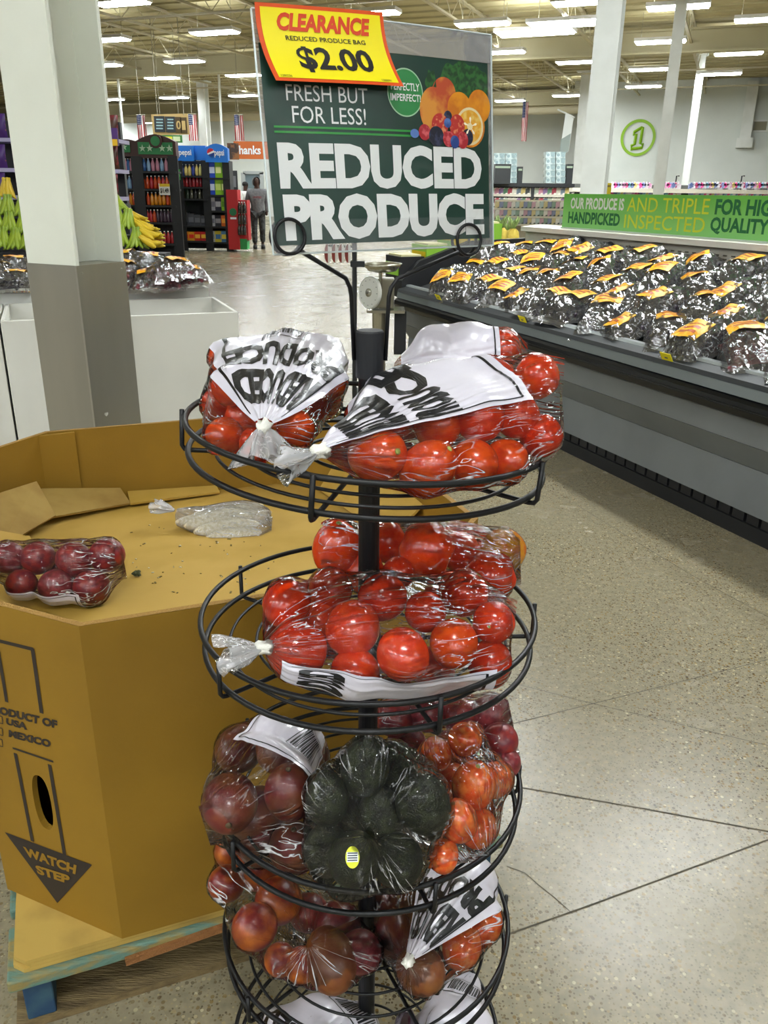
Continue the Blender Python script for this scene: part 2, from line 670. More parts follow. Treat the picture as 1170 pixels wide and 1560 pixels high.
# ------------------------------------------------------------------ ceiling lights
lamp_m = mat('lamp_diffuser', (0.93, 0.98, 1.0), 0.5, emit=LAMP)
hous_m = mat('lamp_housing', '#e8e8e4', 0.4)
_wires = mat('lamp_wire', '#8f8b78', 0.5)
lt = thing('ceiling_light', 'x', 'ceiling light', (0, 0, 0))
MB().box((0, 0, 0.05), (1.30, 0.46, 0.08)).build('housing', hous_m, lt, local=True)
MB().box((0, 0, -0.005), (1.22, 0.40, 0.03)).build('lamp_diffuser', lamp_m, lt, local=True)
MB().box((0, 0, 0.096), (1.10, 0.10, 0.010)).build('added_uplight_strip', mat('added_uplight', (0.93, 0.98, 1.0), 0.5, emit=LAMP * 0.4), lt, local=True)  # unseen glowing strip added on the housing to brighten the ceiling
for s in (-1, 1):
    MB().tube([(s * 0.5, 0, 0.09), (s * 0.5, 0, 0.70)], 0.006, 4).build('hanger', _wires, lt, local=True)
ORD = ['highest', 'second highest', 'third highest', 'fourth highest', 'fifth highest', 'sixth highest', 'seventh highest', 'eighth highest', 'ninth highest',
       'tenth highest', 'eleventh highest', 'twelfth highest', 'thirteenth highest', 'fourteenth highest', 'fifteenth highest', 'sixteenth highest', 'seventeenth highest', 'eighteenth highest', 'lowest']
left_l = [(185, 5), (327, 50), (163, 61), (281, 94), (157, 100), (371, 115), (247, 119), (371, 146), (265, 149), (168, 152), (390, 174), (322, 176), (306, 177), (228, 187), (160, 189)]
right_l = [(888, 4), (1033, 11), (566, 21), (1165, 30), (735, 37), (868, 36), (815, 50), (1006, 64), (765, 80), (1125, 82), (880, 95), (990, 106), (1098, 113), (980, 132), (866, 146), (777, 154), (860, 161), (812, 181)]
first = True
LZ = 5.2
spots = []
for side, ls in (('left of the sign', left_l), ('right of the sign', right_l)):
    for k, (px, py) in enumerate(ls):
        p = at(px, py, Z=LZ)
        o = lt if first else copy_tree(lt)
        first = False
        o.location = p
        o.rotation_euler = (0, 0, -BG)
        o['label'] = 'hanging fluorescent ceiling light %s, %s of those' % (side, ORD[k])
        o['group'] = 'ceiling lights'
        if (px, py) in ((868, 36), (815, 50)):
            o.scale = (1.5, 1.7, 1)
        spots.append(p)
# unseen fixtures added behind the sale sign and pillar to brighten the far wall
for k, (px, py) in enumerate(((430, 122), (505, 104), (575, 128), (650, 112), (700, 140), (450, 158), (530, 150), (610, 160), (690, 168), (480, 180), (570, 178), (650, 184), (95, 120), (70, 150), (105, 172), (60, 90))):
    o = copy_tree(lt)
    o.location = at(px, py, Z=LZ)
    o.rotation_euler = (0, 0, -BG)
    spots.append(o.location.copy())
    o['label'] = 'added ceiling light hidden behind the sale sign or the pillar'
    o['group'] = 'added hidden ceiling lights'
# the same fixtures go on above and behind the viewer
for i in range(-3, 5):
    for j in range(-4, 5):
        p = _cp(i * 4.4 - 1.0, j * 3.4 + 0.6, LZ)
        if i >= 0 and (i % 2 or j % 2):
            continue
        q = pix(p)
        if q[2] > 0.05 and -80 < q[0] < 1250 and q[1] > -40:
            continue
        if any((p - s).length < 2.2 for s in spots):
            continue
        o = copy_tree(lt)
        o.location = p
        o.rotation_euler = (0, 0, -BG)
        o['label'] = 'ceiling light over the produce aisle, above the picture'
        o['group'] = 'ceiling lights above the picture'
# a row of the same fixtures hangs over the refrigerated case
_k0, _k1 = at(1170, 838, Z=0), at(852, 684, Z=0)
_kd = (_k1 - _k0).normalized()
for k in range(3):
    o = copy_tree(lt)
    p = _k0 + _kd * (0.2 + 2.2 * k) + V((_kd.y, -_kd.x, 0)) * 1.7
    o.location = (p.x, p.y, LZ)
    o.rotation_euler = (0, 0, math.atan2(_kd.y, _kd.x))
    o['label'] = 'ceiling light in the row above the refrigerated case, %s from the viewer' % ('first', 'second', 'third', 'fourth')[k]
    o['group'] = 'ceiling lights above the case'

# ------------------------------------------------------------------ refrigerated case with the grape bags
K0, K1 = at(1170, 838, Z=0), at(852, 684, Z=0)
KD = (K1 - K0).normalized()                 # along the case, away from the viewer
KN = V((KD.y, -KD.x, 0))                    # into the case
def kp(s, o, z):
    return K0 + KD * s + KN * o + UP * z
S0, S1 = -1.6, 3.95
case = thing('produce_case', 'long grey refrigerated produce case with black bumper filled with bagged grapes', 'refrigerated case', kp(1.2, 0.5, 0))
grey = mat('case_grey_panel', '#74787a', 0.45, var=(3, '#6c7072', 0.4, 0.7))
grey2 = mat('case_rail_grey', '#7e8587', 0.35, metal=0.3)
blk = mat('case_black_rubber', '#0c0e12', 0.28, spec=0.35)
blk2 = mat('case_black_kick', '#17181b', 0.55)
def kprof(name, pts, m, s0=S0, s1=S1, parent=case, closed=True):
    return MB().prism(pts, (K0 + KD * s0, KN, UP, KD), 0, s1 - s0).build(name, m, parent)
kprof('kick_plate', [(0, 0), (0.10, 0), (0.10, 0.12), (0.03, 0.12), (0.03, 0.075), (0, 0.07)], blk2)
for k in range(64):                            # vent slots over the kick plate
    s = S0 + 0.08 + k * 0.086
    if s > S1 - 0.05:
        break
    MB().box(kp(s, 0.012, 0.098), (0.020, 0.07, 0.042), Matrix((KN, KD, UP)).transposed()).build('vent_slat', blk2, case)
kprof('lower_panel', [(-0.005, 0.122), (0.10, 0.122), (0.10, 0.33), (0.015, 0.32)], grey)
kprof('recess_panel', [(0.015, 0.322), (0.10, 0.33), (0.10, 0.445), (-0.062, 0.442)], grey)
kprof('upper_panel', [(-0.062, 0.444), (0.06, 0.444), (0.06, 0.56), (-0.062, 0.555)], grey)
kprof('bumper', [(-0.09, 0.560), (0.02, 0.560), (0.02, 0.648), (-0.100, 0.645), (-0.122, 0.630), (-0.126, 0.600), (-0.118, 0.572)], blk)
kprof('bumper_rib', [(-0.128, 0.606), (-0.118, 0.602), (-0.118, 0.612), (-0.128, 0.611)], blk)
kprof('rail', [(-0.104, 0.650), (0.03, 0.650), (0.03, 0.715), (-0.095, 0.694)], grey2)
kprof('rail_groove', [(-0.098, 0.696), (0.02, 0.716), (0.02, 0.726), (-0.020, 0.734), (-0.088, 0.716)], mat('case_groove_dark', '#24282a', 0.5))
kprof('rim', [(-0.022, 0.735), (0.02, 0.728), (0.02, 0.748), (-0.016, 0.747)], mat('case_rim_steel', '#b9c0c0', 0.3, metal=0.5))
kprof('deck', [(0.02, 0.60), (1.02, 0.60), (1.02, 1.00), (0.02, 0.70)], mat('case_deck', '#2b2c2e', 0.6))
kprof('back_wall', [(1.02, 0.60), (1.10, 0.60), (1.10, 1.165), (1.02, 1.165)], mat('case_back_cream', '#cfcabb', 0.6, var=(4, '#c2bdae', 0.4, 0.7)), s1=3.85)
kprof('back_ledge', [(0.97, 1.165), (1.16, 1.165), (1.16, 1.215), (0.97, 1.20)], mat('case_ledge_white', '#e4e1d6', 0.5), s1=3.85)
kprof('far_body', [(1.10, 0.0), (1.9, 0.0), (1.9, 0.9), (1.10, 1.0)], grey)
kprof('body', [(0.10, 0.0), (1.10, 0.0), (1.10, 0.60), (0.06, 0.60)], grey)
# black end panel at the far end
kprof('end_panel', [(-0.06, 0.60), (1.1, 0.60), (1.1, 1.10), (0.55, 1.08), (0.10, 0.93), (-0.06, 0.78)], blk2, s0=S1, s1=S1 + 0.06)
# perforated air grille along the back wall
pg = MB()
for k in range(70):
    for j in range(3):
        pg.box(kp(-1.0 + k * 0.066, 1.016, 1.075 + j * 0.022), (0.006, 0.028, 0.008), Matrix((KN, KD, UP)).transposed())
pgo = pg.build('air_slots', mat('slot_dark', '#6d675a', 0.7), case)
pgo['kind'] = 'stuff'
# yellow price markers on the rail
ym = mat('price_marker_yellow', '#e8d816', 0.5)
for nm, (px, py) in (('at the far end', (668, 462)), ('in the middle', (796, 496)), ('nearest the viewer', (1015, 553))):
    p = at(px, py, pl=(kp(0, -0.092, 0), KN))
    p = V((p.x, p.y, 0.729))
    t = thing('price_marker', 'small yellow price marker clipped on the case rail, %s' % nm, 'price marker', p, 'yellow rail markers')
    rot = Matrix((KD, -KN, UP)).transposed()
    MB().box(p + UP * 0.004 - KN * 0.004, (0.075, 0.045, 0.003), rot @ Matrix.Rotation(R(60), 3, 'X')).build('card', ym, t)
    MB().box(p + UP * 0.001, (0.02, 0.012, 0.006), rot).build('clip', mat('clip_dark', '#55585a', 0.5), t)

# green banner standing on the ledge
bn = thing('produce_banner', 'long green banner about handpicked and triple inspected produce on the case ledge', 'banner', kp(2.0, 1.06, 1.206))
s_l = (at(858, 320, pl=(kp(0, 1.05, 0), KN)) - K0).dot(KD)
bw = 4.6
gmat = bpy.data.materials.new('banner_green')
gmat.use_nodes = True
_nt = gmat.node_tree
_b = _nt.nodes['Principled BSDF']
_b.inputs['Roughness'].default_value = 0.45
_tc = _nt.nodes.new('ShaderNodeTexCoord')
_sx = _nt.nodes.new('ShaderNodeSeparateXYZ')
_nt.links.new(_tc.outputs['Generated'], _sx.inputs[0])
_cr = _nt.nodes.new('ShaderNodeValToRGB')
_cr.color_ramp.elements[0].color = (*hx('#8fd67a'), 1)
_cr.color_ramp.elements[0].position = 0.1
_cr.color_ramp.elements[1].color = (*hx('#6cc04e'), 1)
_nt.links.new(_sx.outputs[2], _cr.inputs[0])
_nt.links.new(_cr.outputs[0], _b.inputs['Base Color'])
BZ0, BZ1 = 1.215, 1.457
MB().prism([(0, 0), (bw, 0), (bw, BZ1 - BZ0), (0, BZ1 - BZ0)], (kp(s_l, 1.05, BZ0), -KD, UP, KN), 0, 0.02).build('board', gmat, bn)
MB().prism([(0, -0.02), (bw, -0.02), (bw, 0.0), (0, 0.0)], (kp(s_l, 1.04, BZ0), -KD, UP, KN), 0, 0.05).build('holder_strip', mat('holder_clear', '#d8e4d8', 0.3), bn)
def bnmap(x0, x1, z0, z1):
    return lambda a, b: kp(s_l - (x0 + (x1 - x0) * a), 1.0485, BZ0 + z0 + (z1 - z0) * b)
def bx(px):                                    # distance along the banner seen at a pixel column
    return s_l - (at(px, 330, pl=(kp(0, 1.05, 0), KN)) - K0).dot(KD)
wht, yel, dgr = mat('banner_white', '#f2f7ee', 0.5), mat('banner_yellow', '#d8e23a', 0.5), mat('banner_dark_green', '#1d6a3c', 0.5)
print_text('lettering', 'OUR PRODUCE IS', bnmap(bx(868), bx(949), 0.135, 0.215), wht, bn, 0.03)
print_text('lettering', 'HANDPICKED', bnmap(bx(866), bx(945), 0.03, 0.115), dgr, bn, 0.035)
print_text('lettering', 'AND TRIPLE', bnmap(bx(954), bx(1079), 0.132, 0.222), yel, bn, 0.004)
print_text('lettering', 'INSPECTED', bnmap(bx(952), bx(1076), 0.022, 0.112), yel, bn, 0.004)
x8 = bx(1088)
print_text('lettering', 'FOR HIGH', bnmap(x8, x8 + 0.52, 0.132, 0.222), dgr, bn, 0.035)
print_text('lettering', 'QUALITY', bnmap(x8 - 0.02, x8 + 0.44, 0.02, 0.118), dgr, bn, 0.035)

# bagged grapes: three kinds of pouch, copied over the sloping deck
gfilm = film_mat('grape_pouch_film', milky=0.06, streak=0.9, bscale=30, bstr=0.45, rough=0.13, ior=2.8)  # milky tone and white streaks put lamp glare into the film colour
grape_ms = [mat('grape_black', '#241a2a', 0.35, coat=0.3, var=(40, '#3d2b3a', 0.4, 0.7)), mat('grape_red', '#7a3040', 0.35, coat=0.3, var=(40, '#9a4a50', 0.4, 0.7))]
lab_m = mat('grape_label_orange', '#f5a80c', 0.4, var=(60, '#fac81c', 0.45, 0.6))
lab_d = mat('grape_label_print', '#b5520c', 0.4)
def ico(sub):
    bm = bmesh.new()
    bmesh.ops.create_icosphere(bm, subdivisions=sub, radius=1)
    r_ = [v.co.copy() for v in bm.verts], [tuple(v.index for v in f.verts) for f in bm.faces]
    bm.free()
    return r_
ICO1, ICO2, ICO3 = ico(1), ico(2), ico(3)
def pouch(seed, gm_):
    rn = random.Random(seed)
    t = thing('grape_bag', 'x', 'grape bag', (0, 0, 0), 'bagged grapes in the case')
    L_, W_, H_ = 0.30, 0.185, 0.085
    def env(x, y):
        e = max(0.0, 1 - abs(x / (L_ * 0.5)) ** 2.6) * max(0.0, 1 - abs(y / (W_ * 0.5)) ** 2.2)
        return H_ * math.sqrt(e)
    gb = MB()
    for _ in range(120):
        x, y = rn.uniform(-.44, .44) * L_, rn.uniform(-.43, .43) * W_
        h = env(x, y)
        if h < 0.03:
            continue
        z = h * rn.uniform(0.62, 0.86)
        r_ = rn.uniform(0.0115, 0.0145)
        vs_, fs = ICO1
        gb.add([V((x, y, z)) + v * r_ for v in vs_], fs)
    # the packed core below the top layer
    gb.grid(lambda a, b: V(((a - .5) * L_ * .86, (b - .5) * W_ * .84, env((a - .5) * L_ * .86, (b - .5) * W_ * .84) * .62)), 11, 8)
    g = gb.build('grapes', gm_, t, smooth=True, local=True)
    g['kind'] = 'stuff'
    fb = MB()
    def skin(a, b):
        x, y = (a - .5) * L_ * 1.12, (b - .5) * W_ * 1.10
        h = env(x * .94, y * .94) + 0.006
        q = V((x * 14 + seed * 3.1, y * 14, seed))
        h += abs(noise.noise(q)) * 0.030 + abs(noise.noise(q * 2.3)) * 0.020 + rn.uniform(0, 0.010)
        e = min(1.0, 6 * min(a, 1 - a, b, 1 - b))
        dx = noise.noise(q + V((9, 0, 0))) * 0.012
        return V((x + dx, y + dx, h * e + 0.004 + (1 - e) * (0.012 * noise.noise(q * 1.5))))
    fb.grid(skin, 24, 15)
    fb.build('film', gfilm, t, smooth=False, local=True)
    lx = L_ * rn.uniform(0.10, 0.22)
    lb = MB()
    def lab(a, b):
        x, y = lx + (a - .5) * 0.105, (b - .5) * 0.12
        return V((x, y, env(x * .94, y * .94) + 0.036 + 0.010 * noise.noise(V((x * 22, y * 22, seed)))))
    lb.grid(lab, 7, 8)
    l_ = lb.build('label_panel', lab_m, t, local=True)
    pb = MB()
    for k in range(3):
        x = lx - 0.022 + k * 0.022
        pb.grid(lambda a, b: lab((x - lx + (b - .5) * (0.012 if k else 0.006)) / 0.095 + .5, 0.18 + 0.64 * a) + UP * 0.0008, 7, 2)
    pb.build('print', lab_d, l_, local=True)
    return t
protos = [pouch(1, grape_ms[0]), pouch(2, grape_ms[0]), pouch(3, grape_ms[1])]
used = [False] * 3
row_words = ['front row', 'second row', 'third row', 'back row']
cnt_words = ['first', 'second', 'third', 'fourth', 'fifth', 'sixth', 'seventh', 'eighth', 'ninth', 'tenth', 'eleventh', 'twelfth', 'thirteenth', 'fourteenth', 'fifteenth', 'sixteenth', 'seventeenth', 'eighteenth', 'nineteenth', 'twentieth', 'twenty-first']
PITCHS = 0.285
for row in range(4):
    o_ = 0.15 + row * 0.235
    n_in = 0
    k = 0
    s = S1 - 0.34 - (row % 2) * 0.07 - (0.12 if row == 0 else 0)
    while s > -0.75:
        which = 2 if s < 0.55 and row < 3 else rnd.choice((0, 1, 0, 1, 2) if s < 1.2 else (0, 1))
        z = 0.70 + (o_ - 0.02) * 0.30 + 0.005 + rnd.uniform(0, 0.03) + (0.02 if row > 1 else 0.0)
        o = protos[which] if not used[which] else copy_tree(protos[which])
        used[which] = True
        o.location = kp(s, o_ + rnd.uniform(-0.015, 0.015), z)
        base = Matrix((KN, KD, UP)).transposed()         # the pouch lies across the case, label uphill
        tilt = Matrix.Rotation(-R(17) + rnd.uniform(-.12, .16), 3, 'Y')
        yaw = Matrix.Rotation(rnd.uniform(-0.2, 1.0) + (math.pi if rnd.random() < 0.25 else 0), 3, 'Z')
        roll = Matrix.Rotation(rnd.uniform(-0.25, 0.25), 3, 'X')
        bm3 = Matrix((KN, -V((-KN.y, KN.x, 0)), UP)).transposed()
        bm3 = Matrix((KN, V((-KN.y, KN.x, 0)), UP)).transposed()
        o.rotation_euler = (bm3 @ tilt @ yaw @ roll).to_euler()
        sc_ = rnd.uniform(1.18, 1.38)
        o.scale = (sc_ * 1.08, sc_, sc_ * rnd.uniform(0.8, 1.05))
        colr = 'dark red' if which == 2 else 'black'
        o['label'] = 'clear bag of %s grapes in the case, %s, %s from its far end' % (colr, row_words[row], cnt_words[k])
        k += 1
        s -= PITCHS * rnd.uniform(0.92, 1.06)

# produce beyond the end of the case: yellow-green cartons and leafy tops
yc = [mat('carton_yellow', '#e3c51c', 0.5), mat('carton_green', '#8cc23a', 0.5)]
for k in range(4):
    p = kp(S1 + 0.22, 0.06 + k * 0.24, 0.64 + k * 0.085)
    c = thing('produce_carton', ('black' if k == 0 else 'yellow and green printed') + ' carton beyond the case end, %s from the sign clip' % cnt_words[k], 'carton', p, 'cartons beyond the case end')
    rot = Matrix((KN, -KD, UP)).transposed()
    MB().box(p + UP * 0.16, (0.22, 0.3, 0.32), rot).build('carton_body', blk2 if k == 0 else yc[k % 2], c)
    MB().box(p + UP * 0.22 - KN * 0.112, (0.01, 0.26, 0.1), rot).build('print_band', yc[(k + 1) % 2], c)
    MB().box(p + UP * 0.325, (0.18, 0.26, 0.02), rot).build('lid', mat('carton_lid', '#d9d2a0', 0.6), c)
lf = mat('pineapple_leaf', '#7d9a52', 0.5, var=(8, '#a9bd7c', 0.4, 0.7))
pb_ = mat('pineapple_skin', '#c9b045', 0.6, bump=(60, 0.8))
for k, (px, Y) in enumerate(((762, 8.6), (780, 9.0), (748, 9.3), (772, 9.8))):
    p = at(px, 376, Y=Y)
    t = thing('pineapple', 'pineapple with pale leafy crown beyond the case, %s from the camera' % ('nearest', 'second', 'third', 'farthest')[k], 'pineapple', p, 'pineapples beyond the case')
    MB().lathe([(0.03, 0), (0.06, 0.03), (0.07, 0.09), (0.06, 0.15), (0.03, 0.18)], 14, Matrix.Translation(p)).build('fruit', pb_, t, smooth=True)
    cb = MB()
    for j in range(16):
        a = j * 2.4
        rr2 = 0.03 + 0.05 * (j % 4) / 4
        top = p + V((math.cos(a) * rr2 * 1.6, math.sin(a) * rr2 * 1.6, 0.33 - rr2 * 0.9))
        cb.tube([p + UP * 0.17, (p + UP * 0.2 + top) / 2 + V((math.cos(a), math.sin(a), 0)) * 0.01, top], 0.01, 4, rs=[0.012, 0.012, 0.001])
    cb.build('crown', lf, t)
pt = thing('produce_table', 'low table of pineapples standing beyond the produce case', 'table', at(768, 376, Y=9.2) - UP * at(768, 376, Y=9.2).z)
zt = at(768, 376, Y=9.2).z - 0.01
MB().box((pt.location.x, pt.location.y, zt - 0.03), (1.2, 1.6, 0.06), rotz(PG)).build('table_top', mat('table_white', '#dcd9cf', 0.5), pt)
for sx in (-1, 1):
    for sy in (-1, 1):
        q = rotz(PG) @ V((sx * 0.52, sy * 0.7, 0))
        MB().box(V((pt.location.x, pt.location.y, (zt - 0.06) / 2)) + q, (0.06, 0.06, zt - 0.06)).build('leg', blk2, pt)

# ------------------------------------------------------------------ pallet and cardboard bin
PA = at(20, 1500, Z=0.135)
PA = V((PA.x - 0.012, PA.y, 0))
def lp(x, y, z):
    """pallet coordinates"""
    return PA + PX * x + PY * y + UP * z
PR = rotz(PG)
pal = thing('wooden_pallet', 'worn wooden pallet with chipped blue and teal paint under the cardboard bin', 'pallet', lp(0.5, 0.6, 0))
paint = mat('pallet_teal_paint', '#5f7f72', 0.75, var=(9, '#8c7d49', 0.46, 0.60), bump=(40, 0.4), stretch=(1, 4, 4))
wood = mat('pallet_raw_wood', '#7d6a45', 0.8, var=(12, '#58492d', 0.4, 0.7), bump=(50, 0.5), stretch=(1, 6, 6))
blue = mat('pallet_blue_paint', '#1f3f5c', 0.7, var=(10, '#3f5f66', 0.45, 0.65))
PW, PL = 1.0, 1.2
for k in range(8):
    wd = 0.13 if k in (0, 7) else 0.095
    y = 0.065 + k * (PL - 0.13) / 7
    m = paint if k in (0, 1, 4) else wood
    MB().box(lp(PW / 2, y, 0.122), (PW, wd, 0.026), PR).build('deck_board', m, pal, bevel=0.004)
for x in (0.045, PW / 2, PW - 0.045):
    MB().box(lp(x, PL / 2, 0.063), (0.05, PL - 0.03, 0.092), PR).build('stringer', blue, pal, bevel=0.003)
for y in (0.06, PL / 2, PL - 0.06):
    MB().box(lp(PW / 2, y, 0.0095), (PW, 0.10, 0.016), PR).build('bottom_board', wood, pal)
MB().box(lp(0.30, -0.003, 0.118), (0.20, 0.012, 0.014), PR @ Matrix.Rotation(R(-4), 3, 'Y')).build('splintered_edge', mat('pallet_splinter', '#8a5c30', 0.9, bump=(80, 0.8)), pal)

card = mat('cardboard', '#8a670c', 0.75, var=(3.0, '#7d5c08', 0.4, 0.7), bump=(160, 0.05))  # own mustard brown, darkened to carry the shade on the outer walls
card_in = mat('cardboard_inner', '#b29040', 0.8, var=(5, '#a4832f', 0.42, 0.7), bump=(3, 0.05))
card_fl = mat('cardboard_flap', '#9c8040', 0.85, var=(9, '#87692e', 0.42, 0.7))
card_edge = mat('cardboard_edge', '#a07a3a', 0.9, bump=(300, 0.6))
card_pad = mat('cardboard_pad', '#b89a4c', 0.8, var=(6, '#94783a', 0.45, 0.7))
ink = mat('bin_ink', '#2a2118', 0.7)
for k, (dx, z) in enumerate(((0.0, 0.1365), (0.012, 0.1455), (0.004, 0.1545))):
    pts = [(0.012 + dx, 0.03), (0.03 + dx, 0.012), (0.32, 0.012), (0.66, 0.012), (0.96, 0.012), (0.98, 0.04), (0.98, 1.18), (0.02 + dx, 1.18)]
    sh = MB().prism(pts, (lp(0, 0, z), PX, PY, UP), 0, 0.0085).build('cardboard_sheet', card_pad, None, loc=lp(0.5, 0.6, z))
    tag(sh, 'flat tan cardboard sheet under the bin, %s of three' % ('lowest', 'middle', 'topmost')[k], 'cardboard sheet', 'sheets on the pallet')

ZB0, ZB1 = 0.1635, 0.815
OCT = [(0.20, 0.0), (0.80, 0.0), (1.0, 0.20), (1.0, 1.0), (0.82, 1.2), (0.16, 1.2), (0.0, 1.04), (0.0, 0.20)]
bin_ = thing('cardboard_bin', 'large octagonal cardboard produce bin printed watch step', 'cardboard bin', lp(0.5, 0.6, ZB0))
TH_ = 0.012
cx_, cy_ = 0.5, 0.6
def bin_panel(i):
    a, b = OCT[i], OCT[(i + 1) % 8]
    d = V((b[0] - a[0], b[1] - a[1], 0)).normalized()
    nin = V((-d.y, d.x, 0))
    pa, pb = V((*a, 0)), V((*b, 0))
    def wp(q, z):
        return lp(q.x, q.y, z)
    mb = MB()
    ia, ib = pa + nin * TH_ + d * TH_ * 0.4, pb + nin * TH_ - d * TH_ * 0.4
    L_ = (pb - pa).length
    if i != 7:
        mb.add([wp(pa, ZB0), wp(pb, ZB0), wp(pb, ZB1), wp(pa, ZB1), wp(ia, ZB0), wp(ib, ZB0), wp(ib, ZB1), wp(ia, ZB1)],
               [(0, 1, 2, 3), (5, 4, 7, 6), (3, 2, 6, 7), (1, 0, 4, 5), (0, 3, 7, 4), (2, 1, 5, 6)])
    else:
        # this panel has an oval hand hole cut through it
        h0 = at(65, 1223, pl=(lp(*a, 0), (PX * nin.x + PY * nin.y)))
        hl = h0 - lp(0, 0, 0)
        hx_ = V((hl.dot(PX), hl.dot(PY), 0))
        hs, hz = (hx_ - pa).dot(d), h0.z
        n = 32
        ring, rect = [], []
        for k in range(n):
            t = 2 * math.pi * (k + 0.5) / n
            c_, s_ = math.cos(t), math.sin(t)
            ring.append((hs + 0.021 * math.copysign(abs(c_) ** 0.8, c_), hz + 0.060 * math.copysign(abs(s_) ** 0.8, s_)))
            # ray to the panel border
            tx = ((L_ - hs) if c_ > 0 else hs) / max(1e-6, abs(c_))
            tz = ((ZB1 - hz) if s_ > 0 else (hz - ZB0)) / max(1e-6, abs(s_))
            tt = min(tx, tz)
            rect.append((hs + c_ * tt, hz + s_ * tt))
        def corner_fix(r_):
            best = {}
            for cxx, czz in ((0, ZB0), (L_, ZB0), (L_, ZB1), (0, ZB1)):
                j = min(range(n), key=lambda q: (r_[q][0] - cxx) ** 2 + (r_[q][1] - czz) ** 2)
                best[j] = (cxx, czz)
            return [best.get(q, r_[q]) for q in range(n)]
        rect = corner_fix(rect)
        F = [wp(pa + d * s, z) for s, z in ring] + [wp(pa + d * s, z) for s, z in rect]
        B = [wp(pa + d * s + nin * TH_, z) for s, z in ring] + [wp(pa + d * s + nin * TH_, z) for s, z in rect]
        fs = []
        for k in range(n):
            j = (k + 1) % n
            fs += [(k, j, n + j, n + k), (2 * n + k, 3 * n + k, 3 * n + j, 2 * n + j), (k, 2 * n + k, 2 * n + j, j), (n + k, n + j, 3 * n + j, 3 * n + k)]
        mb.add(F + B, fs)
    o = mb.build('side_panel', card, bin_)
    # corrugated cut edge along the top
    eb = MB()
    eb.add([wp(pa, ZB1 + .0008), wp(pb, ZB1 + .0008), wp(ib, ZB1 + .0008), wp(ia, ZB1 + .0008)], [(0, 1, 2, 3)])
    eb.build('cut_edge', card_edge, o)
    return o
panels = [bin_panel(i) for i in range(8)]
def ifl(x, y):
    return 0.722 - 0.112 * y
inset = [(cx_ + (x - cx_) * 0.972, cy_ + (y - cy_) * 0.977) for x, y in OCT]
mb = MB()
mb.add([lp(x, y, ifl(x, y)) for x, y in inset] + [lp(x, y, ifl(x, y) - 0.008) for x, y in inset],
       [tuple(range(8)), tuple(range(8, 16))[::-1]] + [(i, 8 + i, 8 + (i + 1) % 8, (i + 1) % 8) for i in range(8)])
mb.build('raised_floor', card_in, bin_)
# flap joint on the back wall, folded flaps in the back corner, creases of the floor
def slab(name, quad, th, m, nrm=None):
    q = [V(p) for p in quad]
    n = (q[1] - q[0]).cross(q[3] - q[0]).normalized() * th
    return MB().add(q + [p + n for p in q], [(3, 2, 1, 0), (4, 5, 6, 7), (0, 1, 5, 4), (1, 2, 6, 5), (2, 3, 7, 6), (3, 0, 4, 7)]).build(name, m, bin_)
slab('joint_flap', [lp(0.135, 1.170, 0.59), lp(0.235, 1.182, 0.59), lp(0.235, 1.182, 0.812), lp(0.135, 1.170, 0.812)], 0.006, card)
slab('folded_flap', [lp(0.035, 0.76, 0.655), lp(0.16, 0.98, 0.640), lp(0.12, 1.10, 0.700), lp(0.025, 0.98, 0.715)], 0.006, card_fl)
slab('folded_flap', [lp(0.09, 0.98, 0.632), lp(0.36, 1.10, 0.606), lp(0.34, 1.168, 0.632), lp(0.13, 1.13, 0.668)], 0.006, card_fl)
slab('folded_flap', [lp(0.03, 0.55, 0.672), lp(0.12, 0.72, 0.652), lp(0.10, 0.78, 0.668), lp(0.025, 0.72, 0.72)], 0.006, card_in)
slab('folded_flap', [lp(0.36, 1.09, 0.608), lp(0.62, 1.12, 0.602), lp(0.62, 1.17, 0.606), lp(0.36, 1.17, 0.618)], 0.006, card_in)
slab('side_flap', [lp(0.90, 0.45, 0.680), lp(0.90, 1.02, 0.615), lp(0.984, 1.00, 0.76), lp(0.984, 0.45, 0.76)], 0.006, card_in)

# printing on the angled front panel
fa, fb = lp(*OCT[7], 0), lp(*OCT[0], 0)
fn_ = V(((fb - fa).y, -(fb - fa).x, 0)).normalized()          # outward
def fp(px, py, off=0.0012):
    return at(px, py, pl=(fa, fn_)) + fn_ * off
def qmap(tl, tr, br, bl, off=0.0012):
    A, B_, C_, D_ = fp(*tl, off), fp(*tr, off), fp(*br, off), fp(*bl, off)
    return lambda a, b: (A * (1 - a) + B_ * a) * b + (D_ * (1 - a) + C_ * a) * (1 - b)
pan7 = panels[7]
def fline(p0, p1, w_):
    a, b = fp(*p0), fp(*p1)
    d = (b - a).normalized()
    n = d.cross(fn_).normalized() * w_ * 0.75
    MB().add([a - n, a + n, b + n, b - n], [(0, 1, 2, 3)]).build('printed_line', ink, pan7)
for a, b, w_ in (((-40, 966), (52, 989), .0045), ((50, 987), (64, 1086), .0055), ((-2, 990), (11, 1069), .005), ((20, 1139), (82, 1160), .0028),
                 ((24, 1147), (50, 1281), .0055), ((76, 1164), (99, 1302), .0055)):
    fline(a, b, w_)
print_text('lettering', 'PRODUCT OF', qmap((-18, 1071), (88, 1097), (88, 1110), (-18, 1083)), ink, pan7, 0.055)
print_text('lettering', 'USA', qmap((10, 1093), (42, 1101), (42, 1112), (10, 1103)), ink, pan7, 0.055)
print_text('lettering', 'MEXICO', qmap((14, 1111), (78, 1127), (78, 1139), (14, 1122)), ink, pan7, 0.055)
for y in (1091, 1109, 1126):
    for a, b in (((-6, y - 2), (4, y)), ((4, y), (5, y + 11)), ((5, y + 11), (-6, y + 8))):
        fline(a, b, 0.0012)
